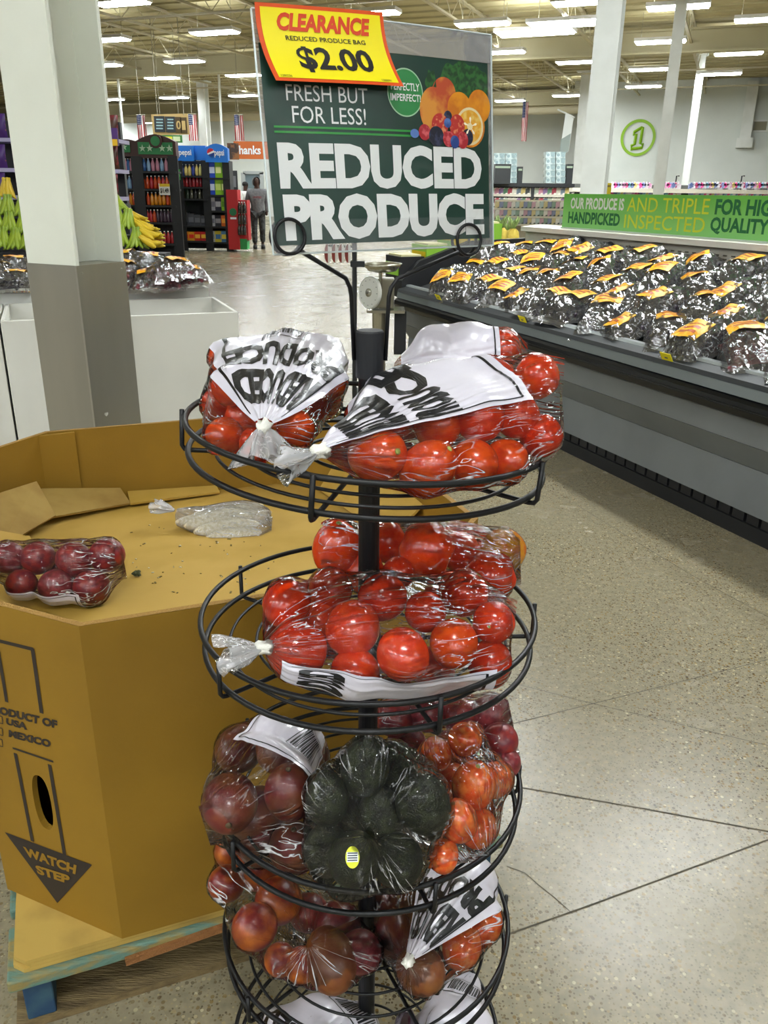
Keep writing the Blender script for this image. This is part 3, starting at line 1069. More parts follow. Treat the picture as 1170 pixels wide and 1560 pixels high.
MB().add([fp(8, 1267), fp(141, 1317), fp(88, 1375)], [(0, 1, 2)]).build('warning_triangle', ink, pan7)
tan_ = mat('bin_ink_gap', '#8a670c', 0.75)
print_text('lettering', 'WATCH', qmap((36, 1288), (118, 1317), (116, 1331), (41, 1303), 0.0022), tan_, pan7, 0.05)
print_text('lettering', 'STEP', qmap((54, 1316), (108, 1333), (107, 1346), (59, 1330), 0.0022), tan_, pan7, 0.05)

# ------------------------------------------------------------------ the wire rack
RX, RY = -0.019, 0.973
RAD = 0.2183
DEP = 0.038
wire = mat('rack_black_wire', '#0f1012', 0.42, spec=0.35)
rack = thing('wire_display_rack', 'black round wire display rack with five tiers of bagged produce', 'display rack', (RX, RY, 0))
ZTOP = at(567, 503, Y=RY).z
MB().tube([(RX, RY, 0.02), (RX, RY, ZTOP - 0.045)], 0.0135, 20).build('pole', wire, rack, smooth=False)
MB().lathe([(0.0165, ZTOP - 0.055), (0.0165, ZTOP - 0.002), (0.0150, ZTOP), (0.004, ZTOP)], 24, Matrix.Translation((RX, RY, 0))).build('pole_cap', mat('rack_cap', '#16181c', 0.5), rack)
for k in range(4):
    a = R(45 + 90 * k)
    MB().tube([(RX, RY, 0.03), (RX + 0.2 * math.cos(a), RY + 0.2 * math.sin(a), 0.012)], 0.010, 8).build('foot', wire, rack)
TIERS = [(1.1875, R(4.1), 41), (0.934, R(0.3), 4), (0.669, R(1.0), 5), (0.405, R(0.5), 8), (0.145, R(0.0), 20)]
def basket(z, tilt, a0):
    T_ = Matrix.Translation((RX, RY, z)) @ Matrix.Rotation(tilt, 4, 'Y')
    def c(r_, zz, n=72):
        return [T_ @ V((r_ * math.cos(2 * math.pi * k / n), r_ * math.sin(2 * math.pi * k / n), zz)) for k in range(n)]
    b = MB().tube(c(RAD, 0), 0.0036, 8, closed=True).build('basket', wire, rack, smooth=True)
    MB().tube(c(RAD * 0.985, -DEP), 0.0036, 8, closed=True).build('base_ring', wire, b, smooth=True)
    for f in (0.84, 0.68, 0.52, 0.34):
        MB().tube(c(RAD * f, -DEP), 0.0022, 6, closed=True).build('base_ring', wire, b, smooth=True)
    for k in range(5):
        a = R(a0 + 72 * k)
        d = V((math.cos(a), math.sin(a), 0))
        q = RAD + 0.0055
        pth = [d * q + UP * 0.004, d * q + UP * (-DEP - 0.002), d * (q - 0.003) - UP * (DEP + 0.0065), d * (q - 0.009) - UP * (DEP + 0.0075), d * 0.1 - UP * (DEP + 0.0065), d * 0.013 - UP * (DEP + 0.005)]
        MB().tube([T_ @ p for p in pth], 0.0030, 7).build('spoke', wire, b, smooth=True)
    MB().lathe([(0.017, -DEP - 0.015), (0.017, -DEP + 0.012)], 18, T_).build('hub', wire, b)
for t in TIERS:
    basket(*t)

# ------------------------------------------------------------------ sign, its holder and the clearance tag
SGC = V((-0.0032, 0.979, 1.5025))
SGM = Matrix(((0.8534, -0.5177, -0.0605), (0.5211, 0.8502, 0.0752), (0.0125, -0.0958, 0.9953)))
SW_, SH_ = 0.288, 0.226
sx_, sn_, sz_ = (SGM @ V((1, 0, 0))), -(SGM @ V((0, 1, 0))), (SGM @ V((0, 0, 1)))
def sg(u, v, off=0.0):
    """u from the left, v from the top of the sign; a slight bow of the sheet"""
    bow = 0.006 * math.sin(math.pi * u) + 0.004 * v * (1 - u)
    return SGC + sx_ * ((u - 0.5) * SW_) + sz_ * ((0.5 - v) * SH_) + sn_ * (bow + off)
def sgrid(u0, u1, v0, v1, off, nu=16, nv=8):
    return MB().grid(lambda a, b: sg(u0 + (u1 - u0) * a, v1 + (v0 - v1) * b, off), nu, nv)
sign = thing('sale_sign', 'dark green reduced produce sign with fruit picture in a clear sleeve', 'sign', sg(0.5, 1.0))
def smap(u0, v0, u1, v1, off=0.0012):
    return lambda a, b: sg(u0 + (u1 - u0) * a, v1 + (v0 - v1) * b, off)
sleeve_m = film_mat('sign_sleeve', milky=0.16, streak=0.25, bscale=14, bstr=0.10, rough=0.15)
green = mat('sign_green', '#12382c', 0.35, var=(12, '#17473a', 0.4, 0.7))
# paper: two faces and edges
def sheet(name, u0, u1, v0, v1, o0, o1, m, parent):
    mb = MB()
    nu, nv = 16, 8
    mb.grid(lambda a, b: sg(u0 + (u1 - u0) * a, v1 + (v0 - v1) * b, o1), nu, nv)
    mb.grid(lambda a, b: sg(u0 + (u1 - u0) * a, v1 + (v0 - v1) * b, o0), nu, nv, flip=True)
    o = nu * nv
    idx = [i for i in range(nu)] + [j * nu + nu - 1 for j in range(1, nv)] + [(nv - 1) * nu + i for i in range(nu - 2, -1, -1)] + [j * nu for j in range(nv - 2, 0, -1)]
    for k in range(len(idx)):
        a, b = idx[k], idx[(k + 1) % len(idx)]
        mb.f.append((b, a, a + o, b + o))
    return mb.build(name, m, parent)
sheet('paper', 0.012, 0.985, 0.128, 0.962, 0.0, 0.0006, green, sign)
clr = film_mat('sign_sleeve_clear', milky=0.10, streak=0.25, bscale=10, bstr=0.08, rough=0.04)
sheet('clear_sleeve', -0.004, 1.004, 0.0, 1.0, -0.0008, -0.0004, sleeve_m, sign)
sgrid(0, 1, 0.0, 0.128, 0.0020).build('sleeve_top', sleeve_m, sign)
sgrid(0.0, 1.0, 0.128, 1.0, 0.0026).build('sleeve_front', film_mat('sign_sleeve_front', milky=0.006, streak=0.05, bscale=9, bstr=0.06, rough=0.22, ior=1.15), sign)
sgrid(0.0, 1.0, 0.855, 1.0, 0.0030).build('sleeve_pocket', film_mat('sign_pocket', milky=0.04, streak=0.1, bscale=9, bstr=0.06, rough=0.2, ior=1.15), sign)
edge_m = mat('sleeve_edge', '#c9d3d3', 0.2)
for a, b in (((-0.004, 0), (1.004, 0)), ((1.004, 0), (1.004, 1.0)), ((1.004, 1.0), (-0.004, 1.0)), ((-0.004, 1.0), (-0.004, 0))):
    MB().tube([sg(a[0] + (b[0] - a[0]) * k / 12, a[1] + (b[1] - a[1]) * k / 12, 0.001) for k in range(13)], 0.0011, 5).build('sleeve_edge', edge_m, sign)
pw = mat('sign_white', '#f6f8f6', 0.45)
pg_ = mat('sign_bright_green', '#2f9a3e', 0.4)
print_text('lettering', 'FRESH BUT', smap(0.095, 0.285, 0.415, 0.352), pw, sign, 0.0, lim=0.12)
print_text('lettering', 'FOR LESS!', smap(0.112, 0.372, 0.403, 0.442), pw, sign, 0.0, lim=0.12)
print_text('lettering', 'REDUCED', smap(0.045, 0.522, 0.945, 0.720), pw, sign, 0.045, lim=0.1)
print_text('lettering', 'PRODUCE', smap(0.050, 0.740, 0.955, 0.945), pw, sign, 0.055, lim=0.1)
for v0, v1 in ((0.455, 0.464), (0.476, 0.485)):
    sgrid(0.04, 0.60, v0, v1, 0.0012).build('stripe', pg_, sign)
def blob(name, u, v, ru, rv, m, off, n=28, parent=None, bump_=0.0, seed=0):
    c_ = sg(u, v, off)
    pts = [sg(u + ru * (1 + bump_ * math.sin(7 * k + seed)) * math.cos(2 * math.pi * k / n), v + rv * (1 + bump_ * math.cos(5 * k + seed)) * math.sin(2 * math.pi * k / n), off) for k in range(n)]
    return MB().add([c_] + pts, [(0, 1 + (k + 1) % n, 1 + k) for k in range(n)]).build(name, m, parent or sign)
blob('badge', 0.58, 0.292, 0.078, 0.103, mat('badge_green', '#2f8f4a', 0.4), 0.0010)
ringb = MB()
for k in range(40):
    a0, a1 = 2 * math.pi * k / 40, 2 * math.pi * (k + 1) / 40
    ringb.add([sg(.58 + f * .078 * math.cos(a), .292 + f * .103 * math.sin(a), 0.0013) for f, a in ((0.97, a0), (1.03, a0), (1.03, a1), (0.97, a1))], [(3, 2, 1, 0)])
ringb.build('badge_ring', mat('badge_ring_pale', '#a9d3ad', 0.4), sign)
print_text('lettering', 'PERFECTLY', smap(0.516, 0.250, 0.644, 0.284, 0.0016), pw, sign, 0.02)
print_text('lettering', 'IMPERFECT!', smap(0.512, 0.298, 0.648, 0.330, 0.0016), pw, sign, 0.02)
# the printed picture: leaves, apples, oranges, berries
herb = mat('print_herb', '#2f6a2c', 0.5, var=(200, '#16421c', 0.42, 0.58))
k_ = 0
for u, v, ru, rv in ((0.80, 0.20, .055, .05), (0.86, 0.19, .07, .055), (0.92, 0.21, .055, .06), (0.88, 0.25, .07, .06), (0.955, 0.25, .03, .07), (0.70, 0.235, .026, .05)):
    blob('printed_leaf', u, v, ru, rv, herb, 0.0009 + k_ * 1e-4, bump_=0.16, seed=k_)
    k_ += 1
ap1 = mat('print_apple', '#c9512a', 0.4, var=(45, '#e79b3a', 0.42, 0.62))
orm = mat('print_orange', '#ee9a12', 0.4, var=(60, '#d97a0c', 0.42, 0.62))
ors = mat('print_orange_flesh', '#f3ab25', 0.4, var=(120, '#f8cf6a', 0.45, 0.6))
stw = mat('print_strawberry', '#c9332b', 0.4, var=(220, '#e88f62', 0.52, 0.62))
rsp = mat('print_raspberry', '#b7222f', 0.4, var=(160, '#e2636a', 0.45, 0.6))
bkb = mat('print_blackberry', '#161a2e', 0.4, var=(160, '#3a3f5e', 0.45, 0.6))
blb = mat('print_blueberry', '#2b4a94', 0.4, var=(60, '#5d83c9', 0.45, 0.6))
pic = [(0.760, 0.285, .058, .075, ap1), (0.835, 0.345, .060, .075, orm), (0.935, 0.330, .058, .078, orm), (0.708, 0.362, .066, .105, ap1),
       (0.885, 0.425, .078, .098, orm), (0.885, 0.425, .070, .088, mat('print_pith', '#f6e3b2', 0.4)), (0.885, 0.425, .060, .076, ors), (0.885, 0.425, .014, .016, mat('print_pith', '#f6e3b2', 0.4)),
       (0.775, 0.385, .020, .026, bkb), (0.735, 0.425, .040, .052, stw), (0.820, 0.428, .038, .055, stw), (0.872, 0.475, .028, .038, bkb),
       (0.772, 0.415, .018, .022, blb), (0.660, 0.462, .028, .036, rsp), (0.715, 0.478, .036, .046, bkb), (0.775, 0.488, .028, .036, rsp), (0.845, 0.490, .028, .040, rsp),
       (0.805, 0.500, .022, .030, blb), (0.612, 0.470, .020, .020, blb)]
for j, (u, v, ru, rv, m) in enumerate(pic):
    blob('printed_fruit', u, v, ru, rv, m, 0.0014 + j * 6e-5)
for s_ in range(5):
    a = R(90 + 72 * s_)
    c_ = (0.885, 0.425)
    MB().add([sg(c_[0] + f * math.cos(a + d) * .3, c_[1] - f * math.sin(a + d) * .38, 0.0027) for f, d in ((0.02, 0), (0.10, 0.16), (0.12, 0), (0.10, -0.16))], [(3, 2, 1, 0)]).build('printed_segment', mat('print_star', '#fff0d0', 0.4), sign)

# curled yellow tag over the upper left corner
def tg(a, b, off=0.0):
    """a along, b up"""
    u = (-0.006 * (1 - a) + 0.474 * a) * b + (0.040 * (1 - a) + 0.541 * a) * (1 - b)
    v = (-0.012 * (1 - a) - 0.022 * a) * b + (0.287 * (1 - a) + 0.280 * a) * (1 - b)
    u -= 0.012 * math.sin(math.pi * b)
    lift = 0.006 + 0.010 * (1 - b) ** 2 + 0.006 * b * b
    return sg(u, v, lift + off)
tagt = thing('clearance_tag', 'curled yellow clearance tag with orange border and price $2.00', 'price tag', tg(0.5, 0.0))
def tsheet(name, a0, a1, b0, b1, off, m, parent):
    return MB().grid(lambda a, b: tg(a0 + (a1 - a0) * a, b0 + (b1 - b0) * b, off), 14, 12).build(name, m, parent)
mb = MB()
mb.grid(lambda a, b: tg(a, b, 0), 14, 12)
mb.grid(lambda a, b: tg(a, b, -0.0005), 14, 12, flip=True)
mb.build('card', mat('tag_orange', '#e0521a', 0.4), tagt)
tsheet('yellow_field', 0.032, 0.968, 0.045, 0.95, 0.0006, mat('tag_yellow', '#f6e60c', 0.4), tagt)
tr_ = mat('tag_red_ink', '#d8431c', 0.45)
tk = mat('tag_black_ink', '#181613', 0.45)
def tmap(a0, b0, a1, b1):
    return lambda a, b: tg(a0 + (a1 - a0) * a, b0 + (b1 - b0) * b, 0.0012)
print_text('lettering', 'CLEARANCE', tmap(0.145, 0.665, 0.875, 0.895), tr_, tagt, 0.045, lim=0.15, shear=0.25)
print_text('lettering', 'REDUCED PRODUCE BAG', tmap(0.19, 0.545, 0.81, 0.605), tk, tagt, 0.012, lim=0.15)
print_text('lettering', '$2.00', tmap(0.235, 0.13, 0.82, 0.475), tk, tagt, 0.03, lim=0.15)
print_text('lettering', '1280236', tmap(0.05, 0.055, 0.13, 0.085), tk, tagt)
print_text('lettering', '1200091', tmap(0.83, 0.055, 0.91, 0.085), tk, tagt)

# rods and ring clips that carry the sign (parts of the rack)
for u, v, side in ((0.057, 0.925, -1), (0.858, 0.968, 1)):
    c_ = sg(u, v, 0.006)
    n = 28
    r_ = 0.0172
    ring1 = [c_ + (sx_ * math.cos(2 * math.pi * k / n) + sz_ * math.sin(2 * math.pi * k / n)) * r_ for k in range(n)]
    MB().tube(ring1, 0.0019, 7, closed=True).build('ring_clip', wire, rack, smooth=True)
    ring2 = [p - sn_ * 0.010 for p in ring1]
    MB().tube(ring2, 0.0019, 7, closed=True).build('ring_clip', wire, rack, smooth=True)
    ba = R(-50 if side < 0 else 230)
    st = c_ + (sx_ * math.cos(ba) + sz_ * math.sin(ba)) * r_ - sn_ * 0.005
    e1 = V((RX + side * 0.0215, RY, ZTOP + 0.050))
    e0 = V((RX + side * 0.0185, RY, ZTOP - 0.035))
    pth = [st, st * 0.12 + e1 * 0.88 + UP * 0.004, e1 * 0.97 + st * 0.03 - UP * 0.003, e1 - UP * 0.012, e0]
    MB().tube(pth, 0.0026, 8).build('sign_rod', wire, rack, smooth=True)

# ------------------------------------------------------------------ produce
def lobed(n_lobes, depth, dim, elong, sub=3, pear=0.0):
    vs_, fs = ICO3
    out = []
    for v in vs_:
        a = math.atan2(v.y, v.x)
        rxy = math.hypot(v.x, v.y)
        k = 1 + depth * math.cos(n_lobes * a) * rxy * (1 if n_lobes else 0)
        z = v.z
        dimp = dim * math.exp(-(rxy / 0.28) ** 2) * (1 if z > 0 else 0.25)
        w_ = 1.0
        if pear:
            w_ = 1 - pear * max(0.0, z) ** 1.3
        out.append(V((v.x * k * w_, v.y * k * w_, (z - math.copysign(dimp, z)) * elong)))
    return out, fs
def fruit_mesh(name, geo, m):
    mb = MB()
    mb.add(*geo)
    return mb.mesh(name, smooth=True, m=m)
def skin(name, c1, c2, c3=None, rough=0.22, scale=2.2, coat=0.35, lo=0.42, hi=0.62, bump=None):
    m = mat(name, c1, rough, coat=coat, var=(scale, c2, lo, hi), bump=bump)
    return m
m_tom = [skin('tomato_red', '#d23208', '#dc420a'), skin('tomato_deep', '#c42806', '#d4380e'), skin('tomato_orange', '#dc4c0a', '#d03808')]
m_ora = skin('tomato_orange_pale', '#e0531f', '#e87a34')
m_plum = skin('plum_maroon', '#6a1c24', '#8c3238', rough=0.4, coat=0.15)
m_plum2 = skin('plum_red', '#8a2420', '#6a1a28', rough=0.4, coat=0.15)
m_nec = skin('nectarine', '#7d1412', '#d87418', rough=0.35, scale=0.9, coat=0.15, lo=0.42, hi=0.78)
m_man = skin('mango', '#5e1718', '#7d4416', rough=0.4, scale=0.9, coat=0.15, lo=0.4, hi=0.75)
m_avo = skin('avocado', '#191c10', '#2c3318', rough=0.45, scale=3, coat=0.1, bump=(14, 0.5))
m_pear = skin('brown_mango', '#642c16', '#7a4a20', rough=0.4, scale=1.4, coat=0.15, lo=0.35, hi=0.7)
m_yel = skin('tomato_yellow', '#cf8a1a', '#c9681a')
m_white = skin('pale_root', '#e2d6b4', '#cdbd92', rough=0.6, scale=3, coat=0.0)
m_egg = skin('eggplant', '#1c0d18', '#2c1424', rough=0.25)
G_tom = lobed(5, 0.02, 0.10, 1.10)
G_rom = lobed(0, 0.0, 0.05, 1.28, pear=0.10)
G_bee = lobed(6, 0.06, 0.16, 0.86)
G_rnd = lobed(2, 0.015, 0.12, 0.98)
G_man = lobed(0, 0, 0.04, 1.25, pear=0.12)
G_avo = lobed(0, 0, 0.02, 1.5, pear=0.45)
G_lng = lobed(0, 0, 0.0, 3.6, pear=0.25)
KIND = {}
def kind(k, geo, ms, el, cat, stem, sc=None):
    KIND[k] = ([fruit_mesh(cat, geo, m) for m in ms], el, cat, stem)
kind('tom', G_tom, m_tom, 1.05, 'tomato', '#7d9a3a')
kind('rom', G_rom, [m_tom[0], m_tom[2]], 1.2, 'tomato', '#9aa048')
kind('bee', G_bee, m_tom[:2], 0.95, 'tomato', '#5f7a2c')
kind('ora', G_rom, [m_ora], 1.2, 'tomato', '#a9a04a')
kind('yel', G_tom, [m_yel], 1.05, 'tomato', '#7d9a3a')
kind('plum', G_rnd, [m_plum, m_plum2], 1.0, 'plum', '#5a3a22')
kind('nec', G_rnd, [m_nec], 1.0, 'nectarine', '#5a3a22')
kind('man', G_man, [m_man], 1.2, 'mango', '#4a3a22')
kind('brn', G_man, [m_pear], 1.1, 'mango', '#4a3a22')
kind('avo', G_avo, [m_avo], 1.35, 'avocado', '#6a5a34')
kind('wht', G_lng, [m_white], 3.4, 'parsnip', '#b9b488')
kind('egg', G_lng, [m_egg], 3.4, 'eggplant', '#3a4a22')
STEM = {}
def stem_mesh(c):
    if c not in STEM:
        mb = MB()
        mb.lathe([(0.10, 0.90), (0.12, 0.945), (0.08, 0.965), (0.03, 0.98)], 8)
        STEM[c] = mb.mesh('stem_scar', smooth=True, m=mat('stem_' + c.strip('#'), c, 0.6))
    return STEM[c]
def put(kd, px, py, Y, rpx, label, group, rot=None, flat=1.0):
    """one fruit seen at a pixel, Y metres in front of the camera"""
    meshes, el, cat, stem = KIND[kd]
    p = at(px, py, Y=Y)
    D = (p - CAM).dot(_f)
    r_ = rpx * D / FPX
    me = rnd.choice(meshes)
    o = bpy.data.objects.new(cat, me)
    COL.objects.link(o)
    o.location = p
    if rot is None:
        e = Euler((R(-90) + rnd.uniform(-.7, .7), rnd.uniform(-.5, .5), rnd.uniform(-.8, .8)))
    else:
        e = Euler([R(x) for x in rot])
    o.rotation_euler = e
    o.scale = (r_, r_ * flat, r_)
    tag(o, label, cat, group)
    s = bpy.data.objects.new('stem_scar', stem_mesh(stem))
    COL.objects.link(s)
    s.parent = o
    s.location = (0, 0, (el if kd not in ('tom', 'bee', 'plum', 'nec', 'yel') else {'tom': 1.0, 'bee': 0.70, 'plum': 0.86, 'nec': 0.86, 'yel': 1.0}[kd]) - 0.97 + (0.06 if el > 1.1 else 0))
    return dict(c=p, r=V((r_, r_ * flat, r_ * el)), m=e.to_matrix())

FILM = film_mat('bag_film', milky=0.006, streak=0.85, bscale=1.0, bstr=1.0, rough=0.05, stretch=(24, 3.2, 1), uv=True, ior=1.34)
FILM2 = film_mat('bag_tail_film', milky=0.32, streak=0.6, bscale=60, bstr=0.8, rough=0.12)
PANEL = mat('bag_white_print', '#d6d2dc', 0.3, coat=0.5, var=(14, '#c8c4d0', 0.4, 0.7), bump=(30, 0.12))
BINK = mat('bag_black_print', '#0a0b10', 0.35, coat=0.15, bump=(40, 0.1))
TIE = mat('bag_tie', '#e8e6dc', 0.35, bump=(120, 0.4))
SPH = np.array([v[:] for v in ICO2[0]])

class Bag:
    def __init__(self, label, T, E, items, group, extra=(), seam=0.03, seed=1, nphi=84, ns=60, wr=1.0, tail=None, tie=True, up=UP, mixh=0.76, name='produce_bag', film=None, cat='bag'):
        self.T, self.E = V(T), V(E)
        ax = (self.E - self.T)
        self.L = ax.length
        self.a = ax.normalized()
        self.w = (V(up) - self.a * self.a.dot(V(up))).normalized()
        self.v = self.a.cross(self.w)
        rn = random.Random(seed)
        pts = []
        for it in items:
            for s in SPH:
                pts.append(it['c'] + it['m'] @ V((s[0] * it['r'].x * 1.05, s[1] * it['r'].y * 1.05, s[2] * it['r'].z * 1.05)))
        pts += [self.T + (self.w * math.cos(k) + self.v * math.sin(k)) * 0.005 for k in (0, 2.1, 4.2)]
        pts += [self.E + self.w * seam, self.E - self.w * seam]
        pts += [V(p) for p in extra]
        bm = bmesh.new()
        for p in pts:
            bm.verts.new(p)
        res = bmesh.ops.convex_hull(bm, input=bm.verts[:])
        bm.verts.index_update()
        bm.faces.ensure_lookup_table()
        bvh = BVHTree.FromBMesh(bm)
        bm.free()
        S = np.linspace(0.0, 1.0, ns) ** 1.15
        PH = np.arange(nphi) * 2 * np.pi / nphi
        hull = np.zeros((ns, nphi))
        org = np.zeros((ns, 3))
        dirs = np.zeros((nphi, 3))
        for j, ph in enumerate(PH):
            d = self.w * math.cos(ph) + self.v * math.sin(ph)
            dirs[j] = d[:]
        for i, s in enumerate(S):
            o = self.T + ax * min(max(s, 0.004), 0.996)
            org[i] = o[:]
            for j in range(nphi):
                h = bvh.ray_cast(o, V(dirs[j]))
                hull[i, j] = h[3] if h[0] is not None else 0.003
        rit = np.zeros((ns, nphi))
        for it in items:
            mi = np.array(it['m'].transposed())
            ir = 1.0 / np.array(it['r'][:])
            oo = ((org - np.array(it['c'][:])) @ mi.T) * ir
            dd = (dirs @ mi.T) * ir
            A = (dd * dd).sum(1)[None, :]
            Bq = oo @ dd.T
            C_ = (oo * oo).sum(1)[:, None] - 1
            disc = Bq * Bq - A * C_
            t = np.where(disc > 0, (-Bq + np.sqrt(np.maximum(disc, 0))) / A, 0)
            rit = np.maximum(rit, np.maximum(t, 0))
        def blur(x, n):
            for _ in range(n):
                p = np.vstack([x[:1], x, x[-1:]])
                x = (p[:-2] + 2 * p[1:-1] + p[2:]) / 4
                x = (np.roll(x, 1, 1) + 2 * x + np.roll(x, -1, 1)) / 4
            return x
        base = np.where(rit > 0, np.minimum(rit, hull), hull * 0.86)
        r_ = mixh * hull + (1 - mixh) * blur(base, 3)
        r_ = np.maximum(r_, rit + 0.0012)
        r_ = blur(r_, 1)
        r_ = np.maximum(r_, rit + 0.0010)
        # folds gathered at the tie and slack creases elsewhere
        for i, s in enumerate(S):
            g = math.exp(-s / 0.16)
            for j, ph in enumerate(PH):
                f = abs(math.sin(ph * 8.5 + 1.3 * math.sin(ph * 3 + seed))) - 0.5
                q = V((math.cos(ph) * 3.2, math.sin(ph) * 3.2, s * 1.6 + seed * 5.3))
                n1 = 0.5 - abs(noise.noise(q * 1.6))
                n2 = 0.5 - abs(noise.noise(V((q.x * 3.4, q.y * 3.4, q.z * 1.2))))
                amp = min(1.0, s * 12) * min(1.0, (1 - s) * 10)
                r_[i, j] += wr * (g * f * 0.16 * r_[i, j] + amp * (max(0, n1) * 0.0040 + max(0, n2) * 0.0030))
        r_ = np.maximum(r_, np.where(rit > 0, rit + 0.0006, 0.0030))
        self.S, self.r, self.nphi, self.ns = S, r_, nphi, ns
        fb = MB()
        for i in range(ns):
            for j in range(nphi):
                d = V(dirs[j])
                o = V(org[i])
                p = o + d * r_[i, j]
                if i >= ns - 3:                    # flat end seam
                    k = (i - (ns - 3)) / 2
                    p -= self.v * (d.dot(self.v) * r_[i, j]) * k
                    if i == ns - 1:
                        p += self.a * 0.004
                fb.v.append(tuple(p))
        for i in range(ns - 1):
            for j in range(nphi):
                fb.f.append((i * nphi + j, i * nphi + (j + 1) % nphi, (i + 1) * nphi + (j + 1) % nphi, (i + 1) * nphi + j))
        zb = min(p[2] for p in fb.v)
        mid = (self.T + self.E) / 2
        self.t = thing(name, label, cat, (mid.x, mid.y, zb), group)
        fo = fb.build('film', film or FILM, self.t, smooth=True)
        uvl = fo.data.uv_layers.new(name='UVMap')
        uvs = []
        for i in range(ns - 1):
            for j in range(nphi):
                for jj, ii in ((j, i), (j + 1, i), (j + 1, i + 1), (j, i + 1)):
                    uvs += [(jj / nphi + 0.5) % 1.0 if jj not in (nphi // 2, nphi // 2 + 0) else (0.0 if jj == j else 1.0), S[ii] + seed * 3.7]
        uvl.data.foreach_set('uv', uvs)
        if tie:
            tb = MB()
            n = 14
            pr = [(-0.010, .0050), (-0.006, .0072), (0, .0062), (0.005, .0078), (0.010, .0060)]
            for z, q in pr:
                for k in range(n):
                    an = 2 * math.pi * k / n
                    qq = q * (1 + 0.25 * math.sin(k * 2.2 + seed))
                    tb.v.append(tuple(self.T + self.a * z + (self.w * math.cos(an) + self.v * math.sin(an)) * qq))
            for i in range(len(pr) - 1):
                for k in range(n):
                    tb.f.append((i * n + k, i * n + (k + 1) % n, (i + 1) * n + (k + 1) % n, (i + 1) * n + k))
            tb.f.append(tuple(range(n))[::-1])
            tb.build('tie', TIE, self.t, smooth=True)
        if tail is not None:
            tl = V(tail)
            L_ = tl.length
            tn = tl.normalized()
            e1 = tn.cross(self.w)
            if e1.length < .2:
                e1 = tn.cross(self.v)
            e1.normalize()
            e2 = tn.cross(e1)
            n, m_ = 40, 10
            def tf(u, vv):
                an = 2 * math.pi * u
                q = 0.005 + 0.016 * vv ** 0.8 * (1 + 0.45 * math.sin(an * 5 + seed) + 0.3 * math.sin(an * 9))
                wob = noise.noise(V((math.cos(an) * 2, math.sin(an) * 2, vv * 2 + seed))) * 0.010 * vv
                return self.T - self.a * 0.004 + tl * vv * (1 + 0.2 * math.sin(an * 3 + seed)) + (e1 * math.cos(an) * 1.25 + e2 * math.sin(an) * 0.55) * q + e2 * wob
            MB().grid(tf, n, m_, closeu=True).build('gathered_tail', FILM2, self.t, smooth=True)

    def surf(self, s, ph, off=0.0):
        s = min(max(s, 0.0), 1.0)
        x = np.searchsorted(self.S, s) - 1
        i = int(min(max(x, 0), self.ns - 2))
        f = (s - self.S[i]) / (self.S[i + 1] - self.S[i])
        q = (ph / (2 * math.pi)) % 1.0 * self.nphi
        j = int(q) % self.nphi
        g = q - int(q)
        j2 = (j + 1) % self.nphi
        r_ = (self.r[i, j] * (1 - g) + self.r[i, j2] * g) * (1 - f) + (self.r[i + 1, j] * (1 - g) + self.r[i + 1, j2] * g) * f
        d = self.w * math.cos(ph) + self.v * math.sin(ph)
        return self.T + (self.E - self.T) * s + d * (r_ + off)

    def panel(self, s0, s1, p0, p1, rows=(), barcode=None, border=True, wedge=0.0, lim=0.05):
        """white printed area: p0..p1 degrees around, s0..s1 along; text tops point at the tie"""
        p0, p1 = R(p0), R(p1)
        def f(a, b, off):
            s = s1 + (s0 - s1) * b
            return self.surf(s, p0 + (p1 - p0) * a, off)
        pn = MB().grid(lambda a, b: f(a, b, 0.0006), 44, 44).build('printed_panel', PANEL, self.t, smooth=True)
        if border:
            for (a0, b0), (a1, b1) in (((.06, .05), (.06, .96)), ((.94, .05), (.94, .96)), ((.06, .05), (.94, .05))):
                th = 0.007
                mb = MB()
                if a0 == a1:
                    mb.grid(lambda u, v_: f(a0 + (u - .5) * th * 2, b0 + (b1 - b0) * v_, 0.0013), 2, 40)
                else:
                    mb.grid(lambda u, v_: f(a0 + (a1 - a0) * u, b0 + (v_ - .5) * th * 2, 0.0013), 40, 2)
                mb.build('printed_line', BINK, pn)
        for txt, (a0, b0, a1, b1), bold in rows:
            print_text('lettering', txt, lambda a, b: f(a0 + (a1 - a0) * a, b0 + (b1 - b0) * b, 0.0013), BINK, pn, bold, lim=lim, res=2)
        if barcode:
            a0, b0, a1, b1 = barcode
            mb = MB()
            rn = random.Random(3)
            x = a0
            while x < a1:
                wd = rn.choice((0.006, 0.010, 0.016))
                mb.grid(lambda u, v_: f(x + u * wd, b0 + (b1 - b0) * v_, 0.0013), 2, 8)
                x += wd + rn.choice((0.006, 0.009))
            mb.build('barcode', BINK, pn)
            fr = MB()
            e = 0.03
            for (x0, y0), (x1, y1) in (((a0 - e, b0 - e), (a1 + e, b0 - e)), ((a0 - e, b1 + e), (a1 + e, b1 + e)), ((a0 - e, b0 - e), (a0 - e, b1 + e)), ((a1 + e, b0 - e), (a1 + e, b1 + e))):
                if y0 == y1:
                    fr.grid(lambda u, v_: f(x0 + (x1 - x0) * u, y0 + (v_ - .5) * 0.008, 0.0013), 14, 2)
                else:
                    fr.grid(lambda u, v_: f(x0 + (u - .5) * 0.010, y0 + (y1 - y0) * v_, 0.0013), 2, 14)
            fr.build('barcode_frame', BINK, pn)
        return pn

